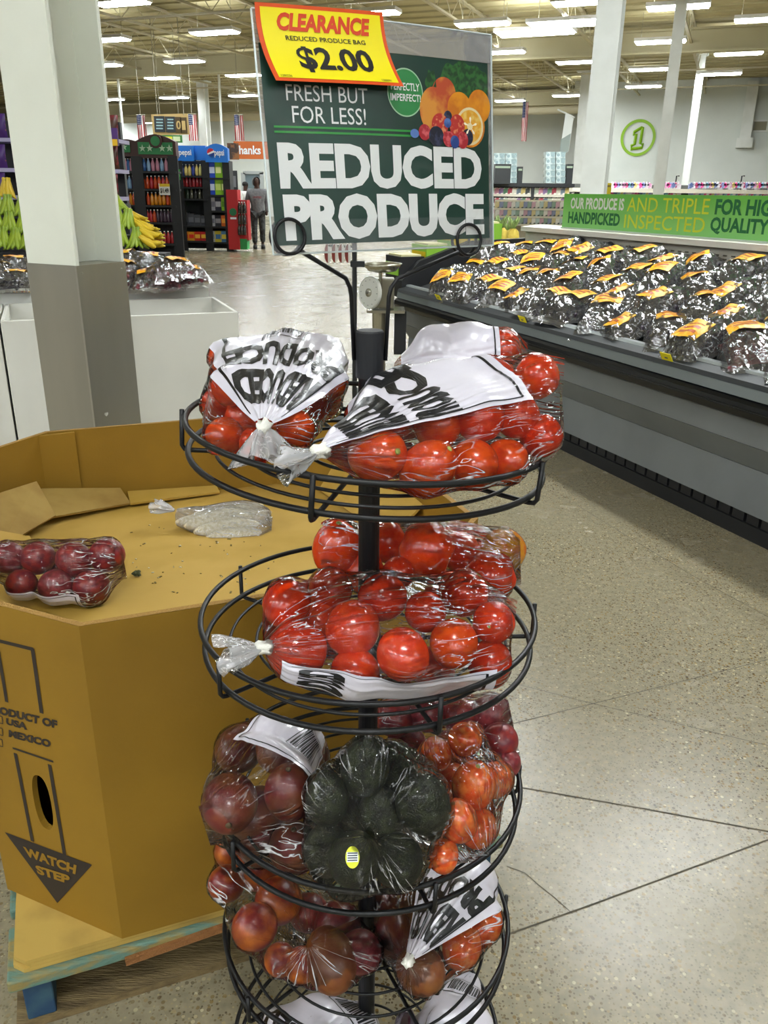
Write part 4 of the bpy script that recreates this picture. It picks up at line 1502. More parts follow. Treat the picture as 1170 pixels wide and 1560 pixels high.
def fill(kd, group, where, lst):
    out = []
    for e in lst:
        px, py, Y, rp, lab = e[:5]
        kk = e[5] if len(e) > 5 and e[5] else kd
        rot = e[6] if len(e) > 6 else None
        nm = {'tom': 'red tomato', 'rom': 'oval red tomato', 'bee': 'large ribbed red tomato', 'ora': 'orange-red plum tomato', 'yel': 'yellow-orange tomato', 'plum': 'maroon plum', 'nec': 'red and yellow nectarine',
              'man': 'reddish mango', 'brn': 'brownish mango', 'avo': 'dark green avocado', 'wht': 'long pale parsnip', 'egg': 'dark purple eggplant'}[kk]
        out.append(put(kk, px, py, Y, rp, '%s %s, %s' % (nm, lab, where), group, rot))
    return out
ROWS = (('REDUCED', (.07, .62, .93, .91), 0.06), ('PRODUCE', (.05, .36, .95, .585), 0.06))

# ---- top tier
wA = 'in the round bag on the top tier'
iA = fill('tom', 'tomatoes in the round bag', wA, [
    (342, 664, .875, 29, 'at the lower left'), (392, 676, .845, 28, 'below the tie'), (450, 652, .865, 29, 'at the lower right'),
    (372, 636, .955, 30, 'hidden in the middle'), (432, 630, .955, 30, 'hidden right of the middle'), (335, 616, .985, 28, 'low at the left side'), (492, 612, 1.01, 28, 'low at the right side'),
    (400, 598, 1.06, 28, 'low at the back'), (352, 590, .94, 30, 'under the printed panel at left'), (408, 582, .955, 30, 'under the printed panel'), (458, 588, .95, 29, 'under the panel at right'),
    (375, 552, 1.03, 29, 'high at the back left'), (436, 548, 1.04, 29, 'high at the back'), (496, 556, 1.03, 29, 'high at the back right'), (345, 545, 1.07, 27, 'peeking out at the upper left'), (500, 585, .985, 27, 'peeking out at the right')])
bA = Bag('clear bag of red tomatoes with upside-down printing, tied toward the viewer on the top tier', at(402, 650, Y=.818), at(462, 560, Y=1.125), iA, 'produce bags on the rack',
         extra=[at(340, 520, Y=1.08), at(525, 515, Y=1.08), at(440, 497, Y=1.05)], seed=1, tail=V((0.004, -0.010, -0.030)))
bA.panel(0.02, 0.93, 78, -72, rows=ROWS, barcode=(.45, .12, .72, .26))
wB = 'in the long bag on the top tier'
iB = fill('tom', 'tomatoes in the long front bag', wB, [
    (575, 692, .815, 43, 'bottom left by the tie', 'rom', (70, 20, 30)), (652, 713, .81, 41, 'second in the bottom row', 'rom', (20, 40, 0)), (722, 706, .83, 37, 'third in the bottom row'), (771, 702, .85, 34, 'last in the bottom row'),
    (602, 635, .885, 34, 'upper left below the print'), (666, 648, .865, 37, 'in the middle row at left'), (730, 636, .87, 39, 'in the middle row at centre'), (787, 634, .885, 35, 'in the middle row at right'), (824, 664, .885, 33, 'lower right end'),
    (818, 574, .94, 35, 'top right end'), (690, 590, .94, 36, 'under the print at centre'), (622, 592, .945, 35, 'under the print at left'), (752, 582, .945, 36, 'under the print at right'), (560, 636, .90, 34, 'behind the tie'), (585, 600, .95, 30, 'hidden behind the print')])
bB = Bag('long clear bag of red tomatoes tied at the left, in front on the top tier', at(487, 688, Y=.785), at(853, 622, Y=.925), iB, 'produce bags on the rack',
         extra=[at(640, 540, Y=.96), at(560, 570, Y=.95), at(858, 565, Y=.94), at(858, 680, Y=.91)], seam=0.045, seed=2, tail=V((-0.034, -0.010, -0.012)))
bB.panel(0.02, 0.80, 48, -80, rows=ROWS)
wC = 'in the bag behind on the top tier'
iC = fill('tom', 'tomatoes in the back bag', wC, [
    (640, 575, 1.10, 30, 'low at the left'), (700, 575, 1.10, 30, 'low in the middle'), (755, 572, 1.09, 30, 'low at the right'), (660, 530, 1.11, 30, 'high at the left'), (718, 524, 1.11, 30, 'high in the middle'), (765, 532, 1.10, 30, 'showing at the right end')])
bC = Bag('clear bag of tomatoes with white print, behind the long bag on the top tier', at(600, 560, Y=1.10), at(800, 550, Y=1.095), iC, 'produce bags on the rack',
         extra=[at(690, 491, Y=1.12)], seed=3, tie=False)
bC.panel(0.06, 0.80, 85, -70)

# ---- second tier
wD = 'in the front bag on the second tier'
iD = fill('tom', 'tomatoes in the second-tier front bag', wD, [
    (437, 920, .87, 36, 'top left'), (503, 898, .93, 34, 'second along the top'), (583, 910, .89, 37, 'top centre'), (648, 932, .87, 32, 'small one right of centre'), (708, 904, .91, 36, 'top right'),
    (752, 948, .865, 33, 'with the green stem scar', None, (75, 0, -20)), (537, 957, .84, 42, 'big one in the middle'), (453, 990, .82, 45, 'big one by the tie'), (691, 980, .83, 37, 'right of centre'), (614, 997, .80, 40, 'front centre'),
    (541, 1024, .815, 38, 'bottom left'), (746, 1010, .845, 34, 'bottom right'), (660, 1020, .86, 34, 'hidden at the bottom'), (485, 950, .90, 34, 'hidden at left')])
bD = Bag('clear bag of red tomatoes tied at the left, print underneath, second tier', at(402, 987, Y=.80), at(778, 965, Y=.875), iD, 'produce bags on the rack',
         extra=[at(460, 1045, Y=.81), at(640, 1066, Y=.815), at(742, 1048, Y=.84), at(775, 905, Y=.90), at(775, 1030, Y=.87)], seam=0.05, seed=4, tail=V((-0.040, -0.012, -0.004)))
bD.panel(0.06, 0.88, 163, 108, rows=(('REDUCED', (.12, .72, .9, .93), 0.05),))
wE = 'in the back bag on the second tier'
iE = fill('bee', 'tomatoes in the second-tier back bag', wE, [
    (513, 836, 1.04, 38, 'at the left', 'rom', (10, 5, 0)), (650, 836, 1.01, 42, 'in the middle'), (588, 826, 1.09, 34, 'behind the pole'), (607, 872, .99, 25, 'small one at the bottom', 'tom'), (747, 878, 1.0, 40, 'at lower right'),
    (767, 838, 1.06, 34, 'at the right end', 'yel'), (702, 842, 1.10, 36, 'in the back'), (556, 872, 1.03, 32, 'low at the left'), (680, 900, 1.02, 34, 'low in the middle')])
bE = Bag('clear bag of large ribbed tomatoes behind the pole on the second tier', at(500, 868, Y=1.06), at(790, 862, Y=1.03), iE, 'produce bags on the rack', extra=[at(690, 792, Y=1.08), at(790, 880, Y=1.0)], seed=5, tie=False)

# ---- third tier
wF = 'in the left bag on the third tier'
iF = fill('man', 'mangoes on the third tier', wF, [
    (350, 1224, .865, 43, 'at the far left', None, (80, 60, 0)), (442, 1206, .845, 40, 'top right', None, (10, 0, 0)), (446, 1290, .845, 37, 'bottom right', None, (15, 5, 0)), (394, 1240, .925, 42, 'in the middle'),
    (366, 1140, .985, 36, 'at the upper left'), (425, 1140, .97, 36, 'under the print'), (472, 1150, 1.0, 30, 'behind the avocados'), (395, 1290, .89, 30, 'hidden low in front')])
bF = Bag('clear bag of red and brown mangoes with barcode print on the third tier', at(492, 1118, Y=1.01), at(318, 1268, Y=.85), iF, 'produce bags on the rack',
         extra=[at(405, 1078, Y=.97), at(480, 1100, Y=.95), at(350, 1110, Y=1.0)], seam=0.02, seed=6, tie=False)
bF.panel(0.05, 0.56, -72, 35, barcode=(.20, .30, .42, .75))
wG = 'in the avocado bag on the third tier'
iG = fill('avo', 'avocados in the bag', wG, [
    (556, 1166, .83, 38, 'standing at the top', None, (10, 5, 0)), (498, 1214, .81, 34, 'at the left', None, (0, 0, 0)), (642, 1222, .81, 42, 'at the right', None, (10, -25, 0)), (540, 1306, .768, 40, 'with the yellow sticker', None, (20, 10, 0)),
    (606, 1312, .778, 40, 'at lower right', None, (60, 20, 0)), (498, 1292, .80, 36, 'at lower left', None, (10, 0, 0)), (580, 1240, .83, 38, 'in the middle', None, (10, 0, 0)), (676, 1252, .85, 34, 'at the right edge', None, (10, -20, 0)),
    (600, 1170, .88, 36, 'behind at the top', None, (10, -10, 0)), (540, 1235, .86, 36, 'hidden behind', None, (0, 0, 0))])
bG = Bag('clear bag of dark avocados hanging over the front of the third tier', at(563, 1272, Y=.735), at(580, 1215, Y=.95), iG, 'produce bags on the rack',
         extra=[at(514, 1384, Y=.742), at(470, 1195, Y=.79), at(475, 1345, Y=.77), at(690, 1165, Y=.88)], seed=7, tie=False, wr=0.8)
# oval sticker on the avocado
sp = at(537, 1306, Y=.732)
sn2 = (CAM - sp).normalized()
se1 = sn2.cross(UP).normalized() * -1
se2 = se1.cross(sn2) * -1
if se2.z < 0:
    se2 = -se2
st_ = thing('fruit_sticker', 'oval yellow sticker with barcode on the front avocado', 'sticker', sp)
def oval(r1, r2, off, n=24, z=0.0):
    return [sp + se1 * (r1 * math.cos(2 * math.pi * k / n)) + se2 * (z + r2 * math.sin(2 * math.pi * k / n)) + sn2 * off for k in range(n)]
MB().add(oval(.0082, .0118, 0), [tuple(range(24))]).build('sticker_face', mat('sticker_yellow', '#d9e021', 0.4), st_)
MB().add([sp + se1 * x + se2 * y + sn2 * 0.0006 for x, y in ((-.0066, -.005), (.0066, -.005), (.0066, .0055), (-.0066, .0055))], [(0, 1, 2, 3)]).build('sticker_panel', mat('sticker_white', '#e8ece4', 0.4), st_)
sb = MB()
for k in range(4):
    y = -.0038 + k * .0025
    sb.add([sp + se1 * x + se2 * yy + sn2 * 0.0011 for x, yy in ((-.0055, y), (.0055, y), (.0055, y + .0012), (-.0055, y + .0012))], [(0, 1, 2, 3)])
sb.build('sticker_print', mat('sticker_ink', '#2a3348', 0.4), st_)
wH = 'in the orange tomato bag on the third tier'
iH = fill('ora', 'orange tomatoes on the third tier', wH, [
    (664, 1148, .93, 24, 'at the upper left'), (708, 1126, .955, 26, 'at the top'), (722, 1196, .885, 34, 'in the middle', 'ora', (10, 5, 0)), (754, 1188, .925, 27, 'at the right'), (698, 1250, .835, 30, 'at the front', 'ora', (5, -15, 0)),
    (730, 1262, .855, 27, 'at lower right'), (676, 1302, .815, 23, 'at the bottom'), (690, 1190, .97, 28, 'hidden behind')])
bH = Bag('clear bag of orange-red tomatoes at the right of the third tier', at(655, 1122, Y=.955), at(735, 1306, Y=.83), iH, 'produce bags on the rack', extra=[at(765, 1240, Y=.88)], seam=0.02, seed=8, tie=False)
wI = 'in the plum bag behind on the third tier'
iI = fill('plum', 'plums on the third tier', wI, [
    (602, 1094, 1.06, 30, 'at the left'), (652, 1086, 1.06, 30, 'second from left'), (702, 1090, 1.06, 30, 'third from left'), (748, 1086, 1.05, 29, 'fourth from left'), (762, 1128, 1.0, 28, 'at the right'), (770, 1162, .98, 24, 'lowest at the right'),
    (620, 1135, 1.07, 30, 'low at the left'), (690, 1140, 1.07, 30, 'low in the middle')])
bI = Bag('clear bag of maroon plums at the back of the third tier', at(588, 1122, Y=1.08), at(782, 1118, Y=1.02), iI, 'produce bags on the rack', extra=[at(780, 1060, Y=1.03), at(770, 1075, Y=.99)], seed=9, tie=False)

# ---- fourth tier
wJ = 'in the left bag on the fourth tier'
iJ = fill('nec', 'nectarines on the fourth tier', wJ, [
    (345, 1346, .975, 28, 'at the far left', None, (30, 40, 20)), (388, 1412, .905, 35, 'with the yellow cheek'), (353, 1298, 1.035, 26, 'at the upper left'), (392, 1322, 1.01, 34, 'near the top'), (424, 1372, .955, 36, 'in the middle'),
    (427, 1462, .87, 25, 'low at the left'), (460, 1470, .862, 27, 'low in the middle'), (503, 1462, .865, 40, 'large one at the bottom', 'brn'), (548, 1450, .885, 33, 'at lower right', 'plum'), (514, 1410, .945, 36, 'right of the middle', 'plum'), (470, 1390, .97, 30, 'hidden in the middle', 'plum')])
bJ = Bag('clear bag of red and yellow nectarines at the left of the fourth tier', at(468, 1436, Y=.825), at(425, 1340, Y=1.08), iJ, 'produce bags on the rack', extra=[at(345, 1275, Y=1.05)], seed=10, tie=False, wr=0.9)
wK = 'in the right bag on the fourth tier'
iK = fill('brn', 'mangoes on the fourth tier', wK, [
    (640, 1478, .845, 35, 'below the tie'), (600, 1424, .93, 30, 'left of the print', 'man'), (578, 1380, 1.0, 30, 'high at the left', 'man'), (704, 1440, .915, 30, 'right of the tie', 'ora'), (738, 1402, .96, 28, 'at the right', 'ora'),
    (690, 1384, .99, 32, 'under the print'), (640, 1372, 1.0, 32, 'under the print at left'), (680, 1330, 1.07, 30, 'at the back'), (728, 1345, 1.04, 28, 'at the back right', 'man')])
bK = Bag('clear bag of mangoes with slanted black printing, tied at the front of the fourth tier', at(622, 1464, Y=.818), at(690, 1325, Y=1.11), iK, 'produce bags on the rack', extra=[at(740, 1300, Y=1.05)], seed=11)
bK.panel(0.02, 0.92, 82, -48, rows=ROWS)

# ---- fifth tier
wL = 'in the left bag on the bottom tier'
iL = fill('plum', 'plums on the bottom tier', wL, [(430, 1580, .93, 34, 'at the left'), (490, 1560, .96, 34, 'in the middle'), (545, 1575, .95, 34, 'at the right'), (470, 1620, .88, 34, 'at the front')])
bL = Bag('white printed bag at the left of the bottom tier', at(400, 1625, Y=.86), at(560, 1565, Y=1.0), iL, 'produce bags on the rack', extra=[at(480, 1508, Y=1.0), at(400, 1535, Y=.98), at(560, 1525, Y=1.0)], seed=12, tie=False)
bL.panel(0.03, 0.97, 95, -95, rows=(('REDUCED', (.08, .72, .92, .95), 0.05),), barcode=(.30, .22, .62, .36))
wM = 'in the right bag on the bottom tier'
iM = fill('plum', 'plums in the right bag below', wM, [(660, 1580, .93, 34, 'at the left'), (715, 1565, .95, 34, 'at the right'), (690, 1530, 1.02, 32, 'at the back'), (670, 1620, .88, 30, 'at the front')])
bM = Bag('white printed bag with barcode at the right of the bottom tier', at(640, 1630, Y=.88), at(720, 1500, Y=1.09), iM, 'produce bags on the rack', extra=[at(700, 1485, Y=1.07), at(745, 1525, Y=1.0)], seed=13, tie=False)
bM.panel(0.03, 0.97, 95, -95, barcode=(.28, .30, .60, .44))
fill('egg', 'eggplants', 'between the two white bags on the bottom tier', [(618, 1560, .93, 17, 'standing upright', None, (20, 0, 0))])

# ---- in the cardboard bin
wN = 'in the bag inside the cardboard bin'
iN = fill('plum', 'plums in the bin', wN, [
    (14, 850, 1.50, 25, 'top left'), (58, 850, 1.50, 26, 'second in the upper row'), (113, 853, 1.49, 28, 'third in the upper row'), (163, 846, 1.50, 27, 'top right'), (33, 889, 1.46, 23, 'bottom left'), (86, 893, 1.45, 27, 'bottom middle'), (140, 895, 1.45, 28, 'bottom right'),
    (100, 870, 1.55, 26, 'hidden behind')])
bN = Bag('clear bag of dark plums lying inside the cardboard bin', at(-14, 872, Y=1.49), at(188, 862, Y=1.49), iN, 'bags in the bin', extra=[at(30, 912, Y=1.45), at(130, 922, Y=1.45), at(100, 818, Y=1.53)], seam=0.03, seed=14, tie=False)
bN.panel(0.15, 0.75, 150, 106)
wO = 'in the white bag inside the cardboard bin'
iO = fill('wht', 'pale roots in the bin', wO, [
    (335, 782, 2.00, 13, 'at the back', None, (0, 82, 10)), (345, 804, 1.93, 14, 'in the middle', None, (0, 84, 8)), (330, 790, 1.96, 14, 'on top', None, (0, 80, 14)), (356, 815, 1.90, 12, 'at the front', None, (0, 84, 4)), (352, 778, 2.04, 14, 'at the far side', None, (0, 84, 12)),
    (306, 794, 1.96, 11, 'at the tied end', None, (0, 86, 0)), (365, 790, 1.97, 14, 'at the open end', None, (0, 84, 18))])
bO = Bag('crumpled bag of long pale parsnips lying inside the cardboard bin', at(268, 778, Y=1.98), at(412, 808, Y=1.93), iO, 'bags in the bin', extra=[at(400, 826, Y=1.88), at(385, 762, Y=2.02), at(410, 775, Y=1.98)], seam=0.04, seed=15, tail=V((-0.05, 0.0, 0.014)),
         film=film_mat('milky_bag_film', milky=0.16, streak=0.7, bscale=1.0, bstr=0.6, rough=0.12, stretch=(30, 3, 1), uv=True), tie=False)
# scraps on the bin floor
scrap = mat('leaf_scrap', '#3a3f1c', 0.8)
p = lp(0, 0, 0)
def on_insert(px, py):
    q = at(px, py, Z=0.68)
    for _ in range(4):
        l = q - lp(0, 0, 0)
        q = at(px, py, Z=ifl(0, l.dot(PY)) + 0.001)
    return q
q = on_insert(208, 878)
sc1 = MB()
for k in range(9):
    a = k * 2.4
    sc1.lathe([(0.001, 0), (0.006, 0.003), (0.002, 0.006)], 6, Matrix.Translation(q + V((math.cos(a) * .005, math.sin(a) * .004, 0.001 * k))))
tag(sc1.build('leaf_scrap', scrap, None, loc=q), 'small dark green leaf scrap on the bin floor', 'scrap')
cr = MB()
rs = random.Random(5)
for k in range(60):
    q = on_insert(rs.uniform(200, 420), rs.uniform(800, 905))
    s = rs.uniform(0.0012, 0.004)
    cr.box(q + UP * 0.0006, (s * rs.uniform(1, 3), s, 0.0012), rotz(rs.uniform(0, 3)))
tag(cr.build('crumbs', mat('crumb', '#6b5a2a', 0.8, var=(30, '#d8cfae', 0.5, 0.55)), None, loc=lp(.5, .6, .6)), 'scattered dry crumbs on the bin floor', 'crumbs', kind='stuff')

# ------------------------------------------------------------------ pillar by the white bins
pc = V((-1.08, 2.974, 0))
pdl, pdr = V((math.cos(R(154)), math.sin(R(154)), 0)), V((math.cos(R(64)), math.sin(R(64)), 0))
PWD, PZ = 0.235, 1.20
pil = thing('steel_pillar', 'white painted steel pillar with brushed stainless cladding beside the bin', 'pillar', pc + (pdl + pdr) * PWD / 2)
pil['kind'] = 'structure'
pm = mat('pillar_paint', '#e6e9dc', 0.5, var=(2, '#dde0d2', 0.4, 0.7))
ss = mat('stainless_cladding', '#b9b6aa', 0.34, metal=0.8, var=(3, '#a5a297', 0.4, 0.7), stretch=(1, 1, 0.15))
def pbox(name, l0, l1, r0, r1, z0, z1, m, parent=pil):
    q = [pc + pdl * l + pdr * r_ + UP * z for z in (z0, z1) for r_ in (r0, r1) for l in (l0, l1)]
    return MB().add(q, [(0, 2, 3, 1), (4, 5, 7, 6), (0, 1, 5, 4), (2, 6, 7, 3), (0, 4, 6, 2), (1, 3, 7, 5)]).build(name, m, parent)
pbox('near_flange', 0.0, PWD, 0.0, 0.014, PZ, 5.9, pm)
pbox('far_flange', 0.0, PWD, PWD - 0.014, PWD, PZ, 5.9, pm)
pbox('web', PWD * 0.5, PWD * 0.5 + 0.012, 0.014, PWD - 0.014, PZ, 5.9, pm)
o = pbox('cladding', -0.003, PWD + 0.003, -0.003, 0.0, 0.0, PZ, ss)
o = pbox('cladding', -0.003, 0.0, 0.0, PWD + 0.003, 0.0, PZ, ss)
pbox('cladding', PWD, PWD + 0.003, 0.0, PWD + 0.003, 0.0, PZ, ss)
pbox('cladding', 0.0, PWD, PWD, PWD + 0.003, 0.0, PZ, ss)
pbox('cap_plate', 0.0, PWD, 0.0, PWD, PZ - 0.004, PZ - 0.001, ss)
pbox('corner_seam', -0.0045, 0.004, -0.0045, -0.003, 0.0, PZ, mat('seam_bright', '#b9b7ae', 0.3, metal=0.8))
for rr3 in (0.02, PWD - 0.02):
    MB().lathe([(0.004, 0), (0.004, 0.002), (0.001, 0.003)], 8, Matrix.Translation(pc + pdr * rr3 + pdl * -0.003 + UP * (PZ - 0.025)) @ (-pdl).to_track_quat('Z', 'Y').to_matrix().to_4x4()).build('rivet', mat('seam_bright', '#b9b7ae', 0.3, metal=0.8), pil)
# heart-shaped sticker low on the cladding
hp = at(162, 631, pl=(pc - pdl * 0.005, pdl))
hb = MB()
hv = [(0.35 * 16 * math.sin(t) ** 3, 0.35 * (13 * math.cos(t) - 5 * math.cos(2 * t) - 2 * math.cos(3 * t) - math.cos(4 * t))) for t in [2 * math.pi * k / 24 for k in range(24)]]
hb.add([hp + pdr * x * 0.0017 + UP * y * 0.0017 for x, y in hv], [tuple(range(24))])
hb.build('heart_sticker', mat('sticker_grey', '#c9c7c0', 0.4), pil)

# ------------------------------------------------------------------ white display bins with bagged produce
wm = mat('white_bin_plastic', '#e4e3da', 0.5, var=(2, '#dcdbd2', 0.4, 0.7))
WA = at(363, 475, Z=0.85)
WA = V((WA.x, WA.y, 0))
WX, WY = -PX, PY
def white_bin(org, wx, wy, z, label):
    t = thing('display_bin', label, 'display bin', org + WX * wx / 2 + WY * wy / 2)
    rot = rotz(PG)
    th = 0.02
    for nm, c, s in (('front_wall', WX * wx / 2 + WY * th / 2, (wx, th, z)), ('back_wall', WX * wx / 2 + WY * (wy - th / 2), (wx, th, z)),
                     ('side_wall', WX * th / 2 + WY * wy / 2, (th, wy - 2 * th, z)), ('side_wall', WX * (wx - th / 2) + WY * wy / 2, (th, wy - 2 * th, z))):
        MB().box(org + c + UP * z / 2, s, rot).build(nm, wm, t, bevel=0.004)
    MB().box(org + WX * wx / 2 + WY * wy / 2 + UP * (z - 0.12), (wx - 2 * th, wy - 2 * th, 0.02), rot).build('bin_floor', wm, t)
    return t
white_bin(WA, 1.16, 0.70, 0.85, 'white display bin right of the pillar, nearly empty')
white_bin(WA + WX * 1.17 + WY * 0.0, 1.16, 0.70, 0.85, 'white display bin at the left picture edge behind the pillar')
white_bin(WA + WX * 0.02 + WY * 0.74, 1.9, 0.9, 0.90, 'white display bin heaped with bagged grapes behind the nearer white bin')
def bag_at(k, px, py, Z, yaw, label, tilt=0.0):
    o = copy_tree(protos[k])
    o.location = at(px, py, Z=Z)
    o.rotation_euler = (R(rnd.uniform(-14, 14)), R(tilt + rnd.uniform(-10, 10)), R(yaw))
    o.scale = (1, 1, 1.1)
    o['label'] = label
    o['group'] = 'bagged grapes in the white bins'
bag_at(0, 243, 473, 0.75, 200, 'small clear bag with orange label in the nearly empty white bin')
bag_at(0, 30, 478, 0.75, 30, 'clear bag with yellow label low in the bin left of the pillar')
for k, (kk, px, py, Z, yaw, lb) in enumerate((
        (2, 285, 440, 0.90, 20, 'at the right end of the heap'), (2, 240, 443, 0.90, 190, 'in the middle of the heap front'), (2, 205, 440, 0.90, 15, 'beside the pillar at the heap front'),
        (0, 225, 418, 0.97, 10, 'on top of the heap'), (0, 200, 415, 0.99, 170, 'on top of the heap beside the pillar'), (2, 262, 428, 0.96, 40, 'on the right slope of the heap'),
        (0, 22, 447, 0.90, 10, 'in front, left of the pillar'), (0, 30, 425, 0.96, 200, 'on top, left of the pillar'), (0, 5, 435, 0.94, 100, 'at the left picture edge'), (2, 182, 430, 0.95, 80, 'half behind the pillar'))):
    bag_at(kk, px, py, Z, yaw, 'clear grape bag in the heaped white bin, ' + lb)

# ------------------------------------------------------------------ bananas
def banana_mesh(m):
    mb = MB()
    pts, rs = [], []
    for k in range(9):
        t = k / 8
        a = -0.25 + 1.25 * t
        pts.append(V((0.155 * (1 - math.cos(a)), 0, -0.165 * math.sin(a))))
        rs.append([0.008, 0.012, 0.0205, 0.024, 0.025, 0.024, 0.020, 0.012, 0.005][k])
    mb.tube(pts, 0.01, 7, rs=rs)
    return mb.mesh('banana', smooth=True, m=m)
bgm = mat('banana_green', '#6f8c18', 0.45, var=(6, '#93a420', 0.4, 0.65))
bym = mat('banana_yellow', '#c4aa20', 0.45, var=(6, '#c9a81c', 0.4, 0.65))
bms = {'green': banana_mesh(bgm), 'yellow': banana_mesh(bym)}
crown_m = MB().lathe([(0.012, -0.02), (0.02, 0.0), (0.012, 0.02)], 8).mesh('crown', m=mat('banana_crown', '#7a7a2a', 0.6))
def bunch(col, px, py, Y, label, yaw=0.0, lay=0.0, n=5, sc=1.5):
    p = at(px, py, Y=Y)
    t = thing('banana_bunch', label, 'bananas', p, 'banana bunches')
    t.rotation_euler = (R(lay), 0, R(yaw))
    t.scale = (sc, sc, sc)
    for k in range(n):
        o = bpy.data.objects.new('banana', bms[col])
        COL.objects.link(o)
        o.parent = t
        a = -90 + (k - (n - 1) / 2) * 36
        o.rotation_euler = (0, R(4 * (k % 2)), R(a))
        o.location = (0.012 * (k - (n - 1) / 2), -0.01 * (k % 2), 0.085)
    o = bpy.data.objects.new('stalk', crown_m)
    COL.objects.link(o)
    o.parent = t
    o.location = (0, 0.0, 0.095)
    return t
stand = thing('banana_stand', 'black stepped banana stand behind the white bins', 'display stand', at(150, 384, Z=0.72) - UP * 0.72)
bk = mat('stand_black', '#1a1c1e', 0.6)
for k, (py, Y) in enumerate(((384, 10.5), (357, 10.75), (333, 11.0), (309, 11.25))):
    a, b = at(-60, py, Y=Y), at((252, 226, 206, 190)[k], py - 1, Y=Y)
    c = (a + b) / 2
    MB().box((c.x, c.y + 0.1, c.z - 0.03), ((b - a).length, 0.30, 0.05)).build('step_shelf', bk, stand)
a, b = at(-60, 384, Y=10.6), at(252, 384, Y=10.6)
MB().box(((a.x + b.x) / 2, 10.65, a.z - 0.13), (b.x - a.x, 0.5, 0.2)).build('skirt', bk, stand)
for x in (a.x + 0.1, (a.x + b.x) / 2, b.x - 0.05):
    MB().box((x, 10.7, (a.z - 0.2) / 2), (0.06, 0.4, a.z - 0.2)).build('leg', bk, stand)
for col, px, py, Y, lb, yaw, lay in (
        ('green', 183, 367, 10.45, 'green banana bunch on the lowest step beside the pillar', 0, -20), ('green', 209, 370, 10.45, 'green banana bunch on the lowest step, second from the pillar', 10, -20),
        ('green', 178, 339, 10.7, 'green banana bunch on the second step beside the pillar', 0, -20), ('green', 194, 342, 10.7, 'green banana bunch on the second step, second from the pillar', -10, -20),
        ('green', 182, 318, 11.0, 'long green bananas on the third step beside the pillar', 35, -40),
        ('yellow', 208, 335, 10.85, 'yellow banana bunch highest at the right of the stand', 60, -55), ('yellow', 216, 346, 10.75, 'yellow banana bunch second highest at the right of the stand', 65, -55), ('yellow', 226, 352, 10.65, 'yellow banana bunch in the middle of the right end', 70, -55),
        ('yellow', 233, 362, 10.5, 'yellow banana bunch second lowest at the right end', 75, -60), ('yellow', 234, 374, 10.4, 'yellow banana bunch lowest at the right end of the stand', 80, -60),
        ('green', 12, 320, 10.95, 'green banana bunch on the top row left of the pillar', 0, -15), ('green', 34, 322, 10.95, 'green banana bunch on the top row touching the pillar', 0, -15), ('green', -4, 322, 10.95, 'green banana bunch on the top row at the picture edge', 0, -15),
        ('green', 14, 346, 10.7, 'green banana bunch on the middle row left of the pillar', 0, -15), ('green', 36, 348, 10.7, 'green banana bunch on the middle row touching the pillar', 0, -15), ('green', -5, 348, 10.7, 'green banana bunch on the middle row at the picture edge', 0, -15),
        ('green', 4, 370, 10.45, 'green banana bunch on the bottom row at the picture edge', 0, -15), ('green', 24, 371, 10.45, 'green banana bunch on the bottom row left of the pillar', 0, -15), ('green', 44, 370, 10.45, 'green banana bunch on the bottom row touching the pillar', 0, -15),
        ('yellow', 10, 294, 11.3, 'yellow banana bunch above the green rows', 0, -15)):
    bunch(col, px, py, Y, lb, yaw, lay)

# ------------------------------------------------------------------ scale and bag post beyond the rack
zs = 6.2
def fbx(px0, px1, py0, py1, Y, dep):
    a, b = at(px0, py1, Y=Y), at(px1, py0, Y=Y)
    return V(((a.x + b.x) / 2, Y + dep / 2, (a.z + b.z) / 2)), (abs(b.x - a.x), dep, abs(b.z - a.z))
steel = mat('scale_steel', '#b8b5a6', 0.25, metal=0.9)
sc0 = at(578, 400, Y=zs)
scl = thing('produce_scale', 'round-dial steel produce scale with a shallow pan on a post', 'scale', (sc0.x, zs, 0))
pz = at(578, 405, Y=zs).z
MB().lathe([(0.05, pz - 0.045), (0.10, pz - 0.035), (0.135, pz + 0.0), (0.140, pz + 0.02), (0.132, pz + 0.018), (0.09, pz - 0.022), (0.01, pz - 0.03)], 28, Matrix.Translation((sc0.x + 0.02, zs, 0))).build('weighing_pan', steel, scl, smooth=True)
MB().tube([(sc0.x + 0.01, zs, pz - 0.16), (sc0.x + 0.01, zs, pz - 0.04)], 0.012, 8).build('pan_post', steel, scl)
c, s = fbx(566, 601, 425, 470, zs, 0.16)
MB().box(c, s).build('scale_body', mat('scale_body_steel', '#8d8a7a', 0.3, metal=0.7), scl, bevel=0.01)
dc = at(566, 446, Y=zs - 0.02)
dn = V((-0.75, -0.65, 0.1)).normalized()
dm = Matrix.Translation(dc) @ dn.to_track_quat('Z', 'Y').to_matrix().to_4x4()
d_ = MB().lathe([(0.115, 0), (0.118, 0.02), (0.112, 0.03), (0.108, 0.024)], 32, dm).build('dial', mat('dial_white', '#d9dad2', 0.4), scl)
MB().lathe([(0.03, 0.025), (0.03, 0.034), (0.012, 0.04)], 16, dm).build('dial_hub', steel, d_)
for k in range(12):
    a = 2 * math.pi * k / 12
    MB().box(dm @ V((0.09 * math.cos(a), 0.09 * math.sin(a), 0.026)), (0.006, 0.006, 0.004)).build('dial_mark', bk, d_)
bz = at(580, 472, Y=zs).z
MB().box((sc0.x + 0.05, zs + 0.08, bz - 0.01), (0.28, 0.24, 0.02)).build('shelf_plate', steel, scl)
MB().tube([(sc0.x, zs + 0.05, 0.03), (sc0.x, zs + 0.05, bz - 0.02)], 0.05, 16).build('pedestal', mat('pedestal_steel', '#a8a08a', 0.3, metal=0.8), scl)
